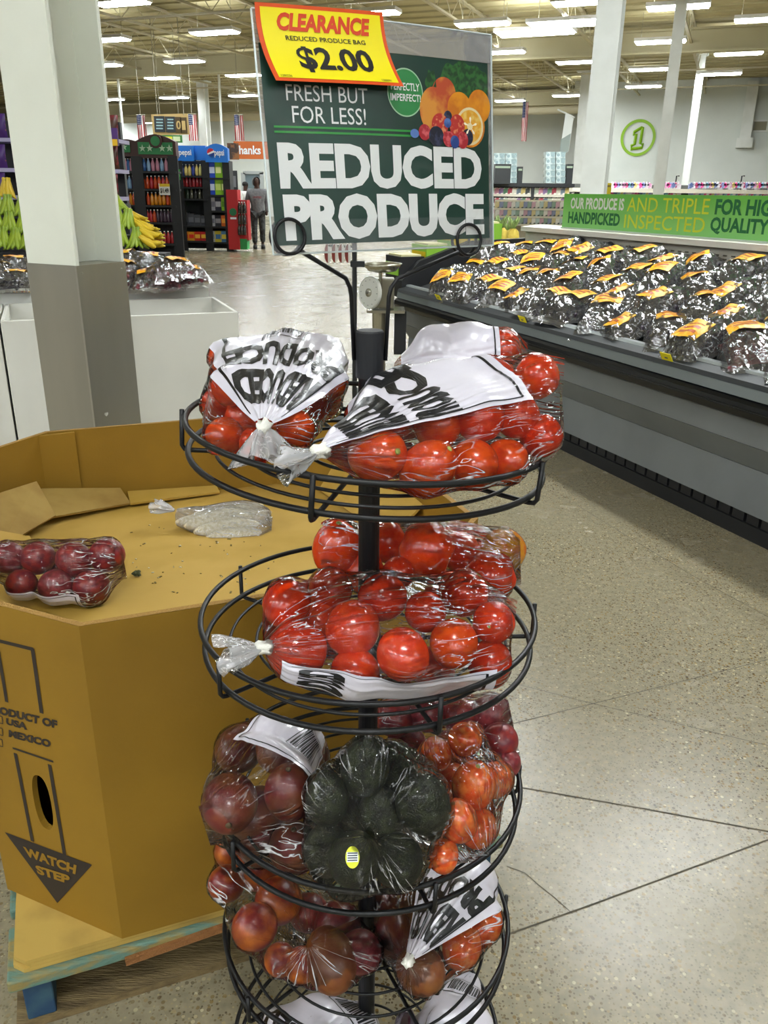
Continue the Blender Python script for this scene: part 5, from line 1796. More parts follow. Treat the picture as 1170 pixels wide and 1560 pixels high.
MB().lathe([(0.2, 0), (0.2, 0.02), (0.06, 0.03)], 24, Matrix.Translation((sc0.x, zs + 0.05, 0))).build('foot', bk, scl)
MB().box((sc0.x + 0.16, zs + 0.1, bz * 0.72), (0.09, 0.05, bz * 0.5)).build('bag_roll_box', bk, scl)
bp0 = at(540, 420, Y=5.4)
bpt = thing('bag_post', 'slim black post with hanging white and red tickets in front of the scale', 'post', (bp0.x, 5.4, 0))
ztop = at(540, 372, Y=5.4).z
MB().tube([(bp0.x, 5.4, 0.02), (bp0.x, 5.4, ztop + 0.05)], 0.016, 10).build('post', bk, bpt)
MB().lathe([(0.17, 0), (0.17, 0.015), (0.03, 0.03)], 20, Matrix.Translation((bp0.x, 5.4, 0))).build('foot', bk, bpt)
MB().box((bp0.x + 0.02, 5.4, at(540, 402, Y=5.4).z), (0.09, 0.05, 0.035)).build('clamp', bk, bpt)
for k, px in enumerate((499, 510, 520, 530)):
    q = at(px, 386, Y=5.38)
    e = MB()
    e.prism([(0.022 * math.cos(t), 0.060 * math.sin(t)) for t in [2 * math.pi * j / 20 for j in range(20)]], (q, V((1, 0.3, 0)).normalized(), UP, V((0.3, -1, 0)).normalized()), 0, 0.006)
    o = e.build('ticket', mat('ticket_white', '#dedcd2', 0.5), bpt)
    e = MB()
    e.prism([(-0.022 * abs(math.cos(t)), 0.056 * math.sin(t)) for t in [math.pi / 2 + math.pi * j / 10 for j in range(11)]], (q, V((1, 0.3, 0)).normalized(), UP, V((0.3, -1, 0)).normalized()), 0.006, 0.008)
    e.build('red_band', mat('ticket_red', '#7a2a20', 0.5), o)
MB().tube([(bp0.x, 5.4, at(540, 376, Y=5.4).z), at(496, 374, Y=5.38)], 0.008, 6).build('arm', bk, bpt)

# ------------------------------------------------------------------ snack shelf and soda racks
def rowitems(name, cat, me_list, px0, px1, py, Y, n, label, group, parts=()):
    for k in range(n):
        px = px0 + (px1 - px0) * (k + 0.5) / n
        p = at(px, py, Y=Y)
        o = bpy.data.objects.new(name, me_list[k % len(me_list)])
        COL.objects.link(o)
        o.location = p
        w1 = ORDN[k] if k < len(ORDN) else 'last'
        tag(o, label % w1, cat, group)
        for nm, me, z in parts:
            c = bpy.data.objects.new(nm, me)
            COL.objects.link(c)
            c.parent = o
            c.location = (0, 0, z)
ORDN = ['first', 'second', 'third', 'fourth', 'fifth', 'sixth', 'seventh', 'eighth', 'ninth', 'tenth', 'eleventh', 'twelfth', 'thirteenth', 'fourteenth', 'fifteenth', 'sixteenth', 'seventeenth', 'eighteenth', 'nineteenth', 'twentieth', 'twenty-first', 'twenty-second', 'twenty-third', 'twenty-fourth']
shelf_blk = mat('shelf_black', '#15171a', 0.5)
# snack shelf behind the bananas, both sides of the pillar
sn = thing('snack_shelf', 'dark shelf of purple snack bags behind the bananas', 'shelf', at(80, 300, Y=13.0) * 1.0)
sn.location.z = 0
c, s = fbx(-60, 182, 186, 392, 13.2, 0.1)
MB().box(c, s).build('back_panel', shelf_blk, sn)
for py in (212, 258, 300):
    c, s = fbx(-60, 181, py, py + 3, 12.7, 0.5)
    MB().box(c, s).build('shelf_board', mat('shelf_edge_lilac', '#a9a2c4', 0.5), sn)
def chip_mesh(m, w_, h):
    mb = MB()
    mb.grid(lambda a, b: V(((a - .5) * w_ * (1 - 0.12 * math.sin(math.pi * b)), -0.05 * math.sin(math.pi * b) * (1 - (2 * a - 1) ** 4), h * b)), 8, 8)
    mb.grid(lambda a, b: V(((a - .5) * w_ * (1 - 0.12 * math.sin(math.pi * b)), 0.05 * math.sin(math.pi * b) * (1 - (2 * a - 1) ** 4), h * b)), 8, 8, flip=True)
    return mb.mesh('snack_bag', smooth=True, m=m)
chips = [chip_mesh(mat('chip_purple', '#43206a', 0.35, var=(6, '#c98a1c', 0.55, 0.62)), 0.16, 0.32), chip_mesh(mat('chip_brown', '#4a2a1c', 0.35, var=(8, '#8a2a3a', 0.5, 0.6)), 0.16, 0.30), chip_mesh(mat('chip_dark', '#2a2430', 0.3, var=(9, '#8a7a2a', 0.52, 0.6)), 0.16, 0.32)]
for py, nm in ((211, 'top'), (257, 'middle'), (299, 'lower')):
    rowitems('snack_bag', 'snack bag', chips, -6, 14, py, 12.72, 1, 'purple snack bag on the %s shelf left of the pillar, %%s one' % nm, 'snack bags')
    rowitems('snack_bag', 'snack bag', chips[1:], 166, 182, py, 12.72, 1, 'dark snack bag on the %s shelf right of the pillar, %%s one' % nm, 'snack bags')
hb_ = thing('snack_topper', 'purple and yellow snack poster at the top right of the snack shelf', 'poster', at(171, 222, Y=12.6))
c, s = fbx(161, 178, 195, 222, 12.6, 0.03)
MB().box(c, s).build('board', mat('poster_purple', '#4a2470', 0.5), hb_)
c, s = fbx(161, 178, 212, 222, 12.58, 0.02)
MB().box(c, s).build('yellow_band', mat('poster_yellow', '#e8b81c', 0.5), hb_)

def bottle(name, body, cap, h=0.27, r_=0.042):
    mb = MB().lathe([(r_ * .9, 0), (r_, h * .08), (r_, h * .58), (r_ * .75, h * .72), (r_ * .34, h * .88), (r_ * .34, h * .93)], 8)
    b = mb.mesh(name, smooth=True, m=body)
    k = MB().lathe([(r_ * .38, 0), (r_ * .38, h * .07)], 8).mesh('cap', m=cap)
    return b, k
white_cap = mat('cap_white', '#e4e2dc', 0.4)
BC = {}
def bt(col, capm=white_cap):
    if col not in BC:
        BC[col] = bottle('soda_bottle', mat('soda_' + col.strip('#'), col, 0.2, coat=0.5), capm)
    return BC[col]
def soda_row(cols, px0, px1, py, Y, label, group):
    n = len(cols)
    for k, col in enumerate(cols):
        b, kp_ = bt(col)
        px = px0 + (px1 - px0) * (k + 0.5) / n
        o = bpy.data.objects.new('soda_bottle', b)
        COL.objects.link(o)
        o.location = at(px, py, Y=Y)
        tag(o, '%s, %s from the left' % (label, ORDN[k]), 'bottle', group)
        c = bpy.data.objects.new('cap', kp_)
        COL.objects.link(c)
        c.parent = o
        c.location = (0, 0, 0.25)
def rack_frame(name, label, px0, px1, top, base, Y, shelves, dep=0.5):
    t = thing(name, label, 'shelf', V(((at(px0, 380, Y=Y).x + at(px1, 380, Y=Y).x) / 2, Y, 0)))
    for px in (px0, px1):
        c, s = fbx(px - 1.6, px + 1.6, top, base, Y, dep)
        c.z = (c.z + s[2] / 2) / 2 + 0.005
        MB().box((c.x, Y + .04, c.z), (s[0], .08, c.z * 2 - 0.01)).build('post', shelf_blk, t)
    c, s = fbx(px0, px1, top, base, Y + dep, 0.04)
    MB().box(c, s).build('back_panel', shelf_blk, t)
    for py in shelves:
        c, s = fbx(px0, px1, py, py + 2.2, Y - 0.02, dep)
        MB().box(c, s).build('shelf_board', shelf_blk, t)
    return t
YS = 19.6
gL = 'soda bottles on the green-headed rack'
r1 = rack_frame('soda_rack', 'black soda rack with brown arched header and green panels', 181, 268, 238, 390, YS, (261, 288, 313, 339, 371))
def hdr(parent, px0, px1, py0, py1, Y, m, name, dep=0.25, arch=0.0):
    a, b = at(px0, py1, Y=Y), at(px1, py0, Y=Y)
    w_, h = b.x - a.x, b.z - a.z
    pts = [(0, 0), (w_, 0), (w_, h * (1 - arch))] + ([(w_ * (1 - k / 8), h * (1 - arch + arch * math.sin(math.pi * k / 8))) for k in range(1, 8)] if arch else []) + [(0, h * (1 - arch))]
    return MB().prism(pts, (V((a.x, Y, a.z)), V((1, 0, 0)), UP, V((0, -1, 0))), -dep, 0).build(name, m, parent)
brn = mat('header_brown', '#4a2a22', 0.5)
grn = mat('header_green', '#2f8a50', 0.5)
pale = mat('header_pale', '#bfe0c2', 0.5)
hdr(r1, 180, 207, 212, 238, YS + .1, brn, 'header', arch=.15)
hdr(r1, 208, 266, 205, 240, YS, brn, 'header', arch=.3)
g1 = hdr(r1, 182, 197, 216, 232, YS + .06, grn, 'header_panel', dep=0.02)
g2 = hdr(r1, 211, 262, 217, 235, YS - .04, grn, 'header_panel', dep=0.02)
bd = at(237, 215, Y=YS - 0.05)
MB().lathe([(0.14, 0), (0.14, 0.03)], 20, Matrix.Translation(bd) @ Matrix.Rotation(R(90), 4, 'X')).build('header_badge', brn, r1)
MB().lathe([(0.10, 0.03), (0.10, 0.045)], 20, Matrix.Translation(bd) @ Matrix.Rotation(R(90), 4, 'X')).build('badge_disc', grn, r1)
for px in (217, 228, 247, 258):
    q = at(px, 226, Y=YS - 0.07)
    st2 = [(0.03 * (2.6 if k % 2 == 0 else 1) * math.cos(R(90 + 36 * k)), 0.03 * (2.6 if k % 2 == 0 else 1) * math.sin(R(90 + 36 * k))) for k in range(10)]
    MB().prism(st2, (q, V((1, 0, 0)), UP, V((0, -1, 0))), 0, 0.01).build('header_mark', pale, g2)
q = at(189, 224, Y=YS)
MB().prism([(0.03 * (2.4 if k % 2 == 0 else 1) * math.cos(R(90 + 36 * k)), 0.03 * (2.4 if k % 2 == 0 else 1) * math.sin(R(90 + 36 * k))) for k in range(10)], (q, V((1, 0, 0)), UP, V((0, -1, 0))), 0, 0.01).build('header_mark', pale, g1)
MB().box(fbx(212.5, 215.5, 238, 390, YS - .03, .3)[0], fbx(212.5, 215.5, 238, 390, YS - .03, .3)[1]).build('post', shelf_blk, r1)
B_, PK, OR_, YE, RD, DK, LB = '#3a6aa8', '#c98aa0', '#c9481c', '#d98a14', '#b0222a', '#3a2438', '#8ab0d8'
Yb = YS - 0.06 + 0.12
soda_row([B_, LB, PK, PK, LB, PK, B_], 217, 264, 261, Yb, 'blue-labelled soda bottle on the top shelf right of the rack', gL)
soda_row([OR_, OR_, RD, OR_, OR_, RD, OR_, OR_], 217, 264, 287.5, Yb, 'orange-red soda bottle on the second shelf of the rack', gL)
soda_row([YE, OR_, YE, YE, YE, YE, OR_, YE], 218, 265, 312.5, Yb, 'golden soda bottle on the third shelf of the rack', gL)
soda_row([RD, RD, RD, OR_, DK, DK, DK, DK, DK], 218, 265, 338.5, Yb, 'red or dark soda bottle on the fourth shelf of the rack', gL)
soda_row([LB, PK, RD, RD, RD, RD, RD], 226, 266, 371, Yb, 'red soda bottle on the bottom shelf of the rack', gL)
soda_row([PK, PK, PK, B_, PK, PK, B_], 182, 211, 261.5, Yb, 'pink water bottle on the top shelf left of the rack', gL)
soda_row([LB, LB, LB, DK, DK], 185, 212, 287.5, Yb, 'pale blue bottle on the second shelf left of the rack', gL)
soda_row([PK, OR_, PK, YE, OR_, YE], 184, 212, 312.5, Yb, 'mixed juice bottle on the third shelf left of the rack', gL)
def price_card(px0, px1, py0, py1, Y, label, txt=None):
    c, s = fbx(px0, px1, py0, py1, Y, 0.01)
    t = thing('price_card', label, 'price card', c - UP * s[2] / 2)
    MB().box(c, s).build('card', mat('card_white', '#e8e8e2', 0.5), t)
    c2, s2 = fbx(px0, px1, py0, py0 + (py1 - py0) * .25, Y - 0.008, 0.008)
    MB().box(c2, s2).build('yellow_strip', mat('card_yellow', '#e8c41c', 0.5), t)
    if txt:
        a, b = at(px0 + 1.5, py1 - 2, Y=Y - 0.012), at(px1 - 1.5, py0 + (py1 - py0) * .4, Y=Y - 0.012)
        print_text('lettering', txt, lambda u, v_: V((a.x + (b.x - a.x) * u, a.y, a.z + (b.z - a.z) * v_)), mat('card_ink', '#22221f', .5), t, 0.03)
price_card(243, 258, 280, 297, YS - .1, 'white price card reading $1.49 on the soda rack', '$1.49')
price_card(190, 199, 312, 320, YS - .1, 'small white price card on the left of the soda rack')

# blue-headed soda rack
YP = 22.0
gP = 'drinks on the blue-headed rack'
r2 = rack_frame('soda_rack', 'black soda rack with bright blue headers and white lettering', 275, 316, 245, 378, YP, (268, 285, 303, 344, 367))
for px in (347,):
    c, s = fbx(px - 1.6, px + 1.6, 245, 380, YP, .5)
    MB().box((c.x, c.y, (c.z + s[2] / 2) / 2 + .005), (s[0], .5, c.z + s[2] / 2 - .01)).build('post', shelf_blk, r2)
c, s = fbx(316, 348, 246, 378, YP + .5, .04)
MB().box(c, s).build('back_panel', shelf_blk, r2)
for py in (271, 297, 321, 345, 369):
    c, s = fbx(316, 348, py, py + 2.4, YP - .02, .5)
    MB().box(c, s).build('shelf_board', shelf_blk, r2)
pb_l = mat('header_blue', '#1f78d8', 0.4)
hdr(r2, 263, 294, 222, 245, YP, pb_l, 'header')
hdr(r2, 294.5, 312.5, 222, 244, YP + .1, pb_l, 'header')
hdr(r2, 313, 346, 219, 247, YP - .05, pb_l, 'header', arch=.25)
wl = mat('header_white', '#f2f4f6', 0.4)
def pmap(px0, px1, py0, py1, Y):
    a, b = at(px0, py1, Y=Y), at(px1, py0, Y=Y)
    return lambda u, v_: V((a.x + (b.x - a.x) * u, a.y, a.z + (b.z - a.z) * v_))
print_text('lettering', 'pepsi', pmap(273, 291, 228, 239, YP - .012), wl, r2, 0.02)
print_text('lettering', 'pepsi', pmap(327, 341, 228, 240, YP - .062), wl, r2, 0.02)
def roundel(px, py, rpx, Y):
    c_ = at(px, py, Y=Y)
    r_ = rpx * (c_ - CAM).dot(_f) / FPX
    def sect(name, lo, hi, m, off):
        n = 20
        top = [(r_ * math.cos(t), max(min(r_ * math.sin(t), hi(r_ * math.cos(t))), lo(r_ * math.cos(t)))) for t in [2 * math.pi * k / (2 * n) for k in range(2 * n)]]
        MB().add([c_ + V((x, -off, y)) for x, y in top], [tuple(range(2 * n))]).build(name, m, r2)
    sect('roundel', lambda x: -9, lambda x: 9, wl, 0.0)
    sect('roundel_red', lambda x: r_ * .12 + x * .45, lambda x: 9, mat('roundel_red', '#c9202c', .4), 0.004)
    sect('roundel_blue', lambda x: -9, lambda x: -r_ * .35 + x * .35, mat('roundel_blue', '#143a8a', .4), 0.004)
roundel(267.5, 232, 5, YP - .012)
roundel(321, 232, 5.6, YP - .065)
soda_row(['#2a3a8a', '#c9b46a', '#c9b46a', '#2a3a8a', '#c9b46a', '#b8b06a', '#c9b46a'], 276, 314, 268, YP + .08, 'pale-labelled bottle on the top shelf under the blue header', gP)
soda_row(['#a0202a', '#a0202a', '#8a1a2a', '#a0202a', '#a0202a', '#8a1a2a', '#3a1420'], 277, 314, 285, YP + .08, 'red soda bottle on the second shelf under the blue header', gP)
soda_row(['#5a4a2a', '#3a4a3a', '#6a6a5a', '#3a3a3a', '#6a6a5a', '#5a5a4a'], 277, 314, 303, YP + .08, 'dark bottle on the third shelf under the blue header', gP)
def pack(px0, px1, py0, py1, Y, cols, label, group, dep=.3):
    c, s = fbx(px0 + .4, px1 - .4, py0, py1, Y, dep)
    t = thing('drink_pack', label, 'drink pack', c - UP * s[2] / 2, group)
    MB().box(c, s).build('carton', mat('pack_' + cols[0].strip('#'), cols[0], .35), t)
    c2, s2 = fbx(px0 + 1, px1 - 1, py0 + (py1 - py0) * .3, py0 + (py1 - py0) * .7, Y - .008, .01)
    MB().box(c2, s2).build('print_band', mat('pack_' + cols[1].strip('#'), cols[1], .35), t)
rowsp = [(247, 271, [('#1f4ac0', '#c9d4f0'), ('#8ac21c', '#e8f0a0'), ('#8ac21c', '#5aa01c')], 'top'), (273, 297, [('#1f4ac0', '#c9d4f0'), ('#8ac21c', '#c9e070'), ('#7ab01c', '#e8f0a0')], 'second'),
         (301, 321, [('#a8a8b0', '#70707a'), ('#26283a', '#a8a8b0'), ('#8ac21c', '#5a8a14')], 'third'), (328, 345, [('#a8a8b0', '#6a6a78'), ('#20222c', '#8a8a92'), ('#d86a1c', '#e8a03a')], 'fourth'), (352, 369, [('#a0a4a8', '#70808a'), ('#c9b83a', '#3a6a9a'), ('#4a80b0', '#c9b83a')], 'bottom')]
for py0, py1, cols, nm in rowsp:
    for k, cc_ in enumerate(cols):
        pack(318 + k * 9.6, 327.4 + k * 9.6, py0, py1, YP + .02, cc_, 'drink carton on the %s shelf of the blue rack end, %s from the left' % (nm, ORDN[k]), gP)
for k, (py0, py1) in enumerate(((258, 274), (278, 293), (299, 314), (322, 340), (352, 359), (361, 366), (368, 373))):
    pack(262, 274, py0, py1, YP - .02, ('#2a9a3a', '#8ad07a'), 'bright green drink pack between the two soda racks, %s from the top' % ORDN[k], gP)
for k, cc_ in enumerate((('#d8862a', '#c9301c'), ('#e0a02a', '#c92a1c'), ('#c9301c', '#e8b03a'), ('#b8242a', '#e8b03a'))):
    pack(278 + k * 9.3, 286.8 + k * 9.3, 353, 367, YP + .02, cc_, 'orange and red drink carton on the bottom shelf, %s from the left' % ORDN[k], gP)
for k in range(4):
    pack(277 + k * 9.6, 286 + k * 9.6, 324 + k * 1.5, 344, YP + .1, ('#4a4c52', '#6a6c74'), 'grey drink tray on the fourth shelf, %s from the left' % ORDN[k], gP)

# red drink shipper at the rack end
rs_ = thing('drink_shipper', 'red cardboard drink shipper with green round logo beside the blue rack', 'display', at(360, 380, Z=0))
Yr = 21.8
red = mat('shipper_red', '#b01c20', 0.5)
c, s = fbx(349, 361, 289, 380, Yr, .5)
MB().box(c, s).build('side_board', red, rs_)
c, s = fbx(361, 376, 305, 366, Yr + .1, .45)
MB().box(c, s).build('shelf_box', red, rs_)
c, s = fbx(363, 376, 364, 380, Yr + .08, .4)
MB().box(c, s).build('green_base', mat('shipper_green', '#2a9a50', .5), rs_)
q = at(355, 323, Y=Yr - .005)
MB().lathe([(0.09, 0), (0.09, 0.012)], 20, Matrix.Translation(q) @ Matrix.Rotation(R(90), 4, 'X')).build('round_logo', mat('shipper_logo', '#1f6a40', .5), rs_)
c, s = fbx(351, 360, 331, 334, Yr - .006, .006)
MB().box(c, s).build('logo_strip', wl, rs_)
for j, py in enumerate((325, 342, 358)):
    c, s = fbx(362, 375.5, py, py + 1.6, Yr + .06, .1)
    MB().box(c, s).build('shelf_lip', red, rs_)
    soda_row(['#2a2420', '#3a2c24', '#2a2420'], 363, 375, py, Yr + .0, 'dark coffee bottle on shelf %s of the red shipper' % ('one', 'two', 'three')[j], 'bottles on the red shipper')

# ------------------------------------------------------------------ hanging signs and flags
hs_ = thing('aisle_sign', 'hanging wooden aisle sign with dark panels and number 01', 'sign', at(260, 207, Y=26))
woodl = mat('sign_wood', '#b59a62', .6)
Ya = 26
a, b = at(233, 207, Y=Ya), at(286, 173, Y=Ya)
c, s = fbx(233, 286, 174, 205, Ya, .06)
MB().box(c, s, Matrix.Rotation(R(-2), 3, 'Y')).build('board', woodl, hs_)
for k, (p0, p1) in enumerate(((236, 250), (253, 266), (268, 275.5), (276, 284))):
    c, s = fbx(p0, p1, 177 + k * .6, 201 + k * .6, Ya - .02, .02)
    MB().box(c, s).build('panel', mat('sign_slate', '#2a2f33', .5) if k < 2 else mat('sign_brown', '#4a3a1c', .5), hs_)
for k in range(2):
    for j in range(4):
        c, s = fbx(238 + k * 17, 248 + k * 16, 181 + j * 4.6, 183 + j * 4.6, Ya - .03, .008)
        MB().box(c, s).build('panel_print', mat('sign_chalk', '#8fb0b4', .5), hs_)
print_text('lettering', '0', pmap(269, 275, 184, 197, Ya - .03), woodl, hs_, 0.02)
print_text('lettering', '1', pmap(277.5, 282, 184, 198, Ya - .03), woodl, hs_, 0.02)
for px in (240, 280):
    p0 = at(px, 176, Y=Ya)
    MB().tube([p0, (p0.x, p0.y, 5.895)], .01, 4).build('hanger', _wires, hs_)
ks = thing('category_sign', 'small yellow and green sign hanging below the wooden aisle sign', 'sign', at(260, 216, Y=27))
c, s = fbx(243, 277, 206, 217, 27, .04)
MB().box(c, s).build('board', mat('cat_green', '#3a7a3a', .5), ks)
c, s = fbx(246, 262, 208, 215, 26.97, .02)
MB().box(c, s).build('yellow_panel', mat('cat_yellow', '#d8d83a', .5), ks)
for px in (246, 274):
    p0 = at(px, 207, Y=27.02)
    MB().tube([p0, (p0.x, p0.y, 5.895)], .008, 4).build('hanger', _wires, ks)
c, s = fbx(264, 274, 208, 215, 26.97, .02)
MB().box(c, s).build('pale_panel', mat('cat_pale', '#c9d8b0', .5), ks)
def flag(px, py0, py1, Y, wpx, label):
    a = at(px, py0, Y=Y)
    t = thing('hanging_flag', label, 'flag', at(px, py1, Y=Y))
    D = (a - CAM).dot(_f)
    w_, h = wpx * D / FPX, (py1 - py0) * D / FPX
    reds, whites = mat('flag_red', '#a82a34', .7), mat('flag_white', '#d8d6d2', .7)
    def wv(x, z):
        return V((a.x + x - w_ / 2 + 0.1 * (h - z) * 0.12, Y + 0.05 * math.sin(x / w_ * 9 + z * 2), a.z - h + z))
    n = 9
    for k in range(n):
        x0, x1 = w_ * k / n, w_ * (k + 1) / n
        z1 = h if k >= 5 else h * .58
        z1 = h * 1.0 if k < 4 else h * .58
        MB().grid(lambda u, v_: wv(x0 + (x1 - x0) * u, h * v_) if k >= 5 else wv(x0 + (x1 - x0) * u, h * .6 * v_), 2, 10).build('stripe', reds if k % 2 == 0 else whites, t)
    cn = MB().grid(lambda u, v_: wv(w_ * 5 / n * u, h * (.6 + .4 * v_)), 6, 6).build('canton', mat('flag_blue', '#2a345a', .7), t)
    st = MB()
    for i in range(4):
        for j in range(5):
            q = wv(w_ * 5 / n * (i + .5) / 4, h * (.63 + .36 * (j + .3) / 5)) - V((0, .012, 0))
            st.box(q, (w_ * .05, .004, w_ * .05))
    st.build('stars', whites, cn)
    MB().tube([wv(0, h), wv(w_, h)], .02, 6).build('rod', _wires, t)
    MB().tube([wv(w_ / 2, h), wv(w_ / 2, h) + UP * (5.895 - a.z)], .008, 4).build('hanger', _wires, t)
flag(214, 175, 209, 30, 14, 'striped flag hanging left of the wooden aisle sign')
flag(292, 174, 211, 30, 14, 'striped flag hanging right of the wooden aisle sign')
flag(363, 175, 211, 30, 14, 'striped flag hanging above the orange sign')
flag(801, 155, 210, 32, 8, 'striped flag hanging right of the green sale sign')
pn_ = thing('wall_pennant', 'white and grey pennant hanging beside the thick white column', 'pennant', at(863, 235, Y=33))
a = at(863, 180, Y=33)
MB().prism([(-.05, .2), (.25, 0), (.18, -1.1), (-.16, -1.3)], (a, V((1, 0, 0)), UP, V((0, -1, 0))), 0, .03).build('cloth', mat('pennant_white', '#d8dcd6', .7), pn_)
MB().prism([(-.14, -.7), (.2, -.5), (.17, -1.1), (-.16, -1.3)], (a, V((1, 0, 0)), UP, V((0, -1, 0))), .03, .04).build('lower_print', mat('pennant_grey', '#8f9a94', .7), pn_)
MB().tube([a + V((-.35, 0, .28)), a + V((.3, 0, .02))], .03, 6).build('pole', col_m, pn_)
th_ = thing('thanks_sign', 'orange hanging sign with the word Thanks above the doorway', 'sign', at(380, 242, Y=38))
c, s = fbx(357, 432, 216, 242, 38, .06)
MB().box(c, s).build('board', mat('thanks_orange', '#c9641c', .5), th_)
print_text('lettering', 'Thanks', pmap(355, 397, 222, 235, 37.95), wl, th_, 0.03)
for px in (362, 425):
    p0 = at(px, 217, Y=38.03)
    MB().tube([p0, (p0.x, p0.y, 5.895)], .01, 4).build('hanger', _wires, th_)
c, s = fbx(347, 363, 218, 243, 37.9, .04)
MB().box(c, s).build('brown_card', mat('thanks_card', '#8a5a30', .6, var=(3, '#3a2a24', .45, .55)), th_)
dr = thing('doorway', 'grey framed glass door beyond the walking person', 'door', at(385, 340, Y=44))
dr['kind'] = 'structure'
for x0, x1, y0, y1, nm in ((370, 373, 263, 330, 'frame'), (398, 401, 263, 330, 'frame'), (370, 401, 261, 265, 'frame')):
    c, s = fbx(x0, x1, y0, y1, 43.5, .1)
    MB().box(c, s).build(nm, mat('door_grey', '#9aa0a0', .5), dr)
c, s = fbx(373, 398, 265, 330, 43.6, .03)
MB().box(c, s).build('pane', mat('door_glass', '#6a7a80', .1), dr)
ps = thing('standing_poster', 'dark standing poster board right of the blue rack', 'poster', at(356, 300, Y=30))
c, s = fbx(350, 361, 260, 300, 30, .05)
MB().box(c, s).build('board', mat('poster_dark', '#26282c', .5), ps)
c, s = fbx(352, 359, 268, 285, 29.97, .02)
MB().box(c, s).build('print', mat('poster_print', '#6a6c70', .5), ps)
c, s = fbx(353, 358, 300, 372, 30.02, .04)
MB().box(c, (s[0], .04, 2 * .45)).build('stem', shelf_blk, ps) if False else MB().tube([at(356, 300, Y=30), (at(356, 300, Y=30).x, 30, 0.01)], .03, 8).build('stem', shelf_blk, ps)

# ------------------------------------------------------------------ stock and shelves at the right
YW = 30.0
br_ = thing('stock_rack', 'long black stock rack below the far wall carrying water pallets', 'rack', V((at(810, 300, Y=YW).x, YW, 0)))
c, s = fbx(742, 884, 280, 284, YW, 1.0)
MB().box(c, s).build('top_shelf', shelf_blk, br_)
c, s = fbx(742, 884, 284, 345, YW + .9, .08)
MB().box(c, s).build('back_panel', mat('rack_grey', '#4a4c48', .6), br_)
for px in (744, 812, 882):
    q = at(px, 284, Y=YW + .1)
    MB().box((q.x, YW + .1, q.z / 2), (.1, .1, q.z - .01)).build('post', shelf_blk, br_)
for py in (297, 312, 328):
    c, s = fbx(745, 882, py, py + 2, YW + .1, .6)
    MB().box(c, s).build('shelf_board', mat('rack_shelf', '#c9c4b4', .5), br_)
wtr = mat('water_wrap', '#c9d8d6', .15, coat=.5, var=(5, '#8fa4a4', .45, .6), bump=(14, .6))
wcap = mat('water_caps', '#8aa0a4', .4)
def water_stack(px0, px1, py0, py1, rows, cols, lab):
    for j in range(rows):
        for i in range(cols):
            x0, x1 = px0 + (px1 - px0) * i / cols, px0 + (px1 - px0) * (i + 1) / cols
            y1 = py1 - (py1 - py0) * j / rows
            c, s = fbx(x0 + .3, x1 - .3, y1 - (py1 - py0) / rows + .4, y1 - .1, YW + .1, .5)
            t = thing('water_case', 'shrink-wrapped case of clear bottles in the %s, row %s, %s' % (lab, ORDN[j], ('near side', 'middle', 'far side')[i]), 'water case', c - UP * s[2] / 2, 'water cases on the rack')
            MB().box(c, s).build('wrap', wtr, t)
            for k in range(2):
                MB().lathe([(.055, 0), (.05, .02)], 8, Matrix.Translation(c + V(((k - .5) * s[0] * .5, -s[1] / 2, 0))) @ Matrix.Rotation(R(90), 4, 'X')).build('bottle_end', wcap, t)
water_stack(752, 788, 233, 280, 5, 2, 'stack left of the flag')
water_stack(831, 862, 231, 279, 5, 2, 'stack right of the flag')
def crate(px0, px1, py0, py1, Y, m, label, cat='crate', lidm=None, stand_=False):
    c, s = fbx(px0, px1, py0, py1, Y, .4)
    t = thing('stock_crate', label, cat, c - UP * s[2] / 2)
    if stand_:
        MB().box((c.x, c.y, (c.z - s[2] / 2) / 2), (s[0] * .7, .3, c.z - s[2] / 2 - .006)).build('stand', shelf_blk, t)
    MB().box(c, s).build('body', m, t)
    c2, s2 = fbx(px0 + 1.5, px1 - 1.5, py0 + 3, py0 + 6, Y - .02, .02)
    MB().box(c2, s2).build('print', lidm or mat('crate_print', '#8fa08a', .5), t)
crate(753, 779, 250, 280, YW - .35, mat('crate_black', '#1c2022', .5), 'black stock crate with pale lettering on the rack')
crate(788, 797, 254, 280, YW + .1, mat('crate_black', '#1c2022', .5), 'small black cart beside the water stack')
crate(862, 874, 250, 280, YW + .1, mat('crate_black', '#1c2022', .5), 'black crate right of the second water stack')
bxm = []
for col in ('#d8d4c4', '#b8c4b0', '#c98a9a', '#5a8a6a', '#8a6a9a', '#c9b46a', '#e0dccf', '#6a7a8a', '#a83a4a', '#3a3c3a'):
    mb = MB().box((0, 0, .11), (.15, .12, .22))
    mb.box((0, -.062, .12), (.11, .006, .09))
    mb.box((0, 0, .225), (.10, .08, .02))
    bxm.append(mb.mesh('boxed_good', m=mat('box_' + col.strip('#'), col, .5, var=(9, '#efeadf', .5, .6))))
for j, py in enumerate((297, 312, 328)):
    r9 = rnd.sample(bxm, len(bxm))
    rowitems('boxed_good', 'boxed goods', r9, 746, 880, py, YW + .25, 20, 'small boxed good on the %s shelf under the black rack, %%s from the left' % ('upper', 'middle', 'lower')[j], 'goods under the black rack')
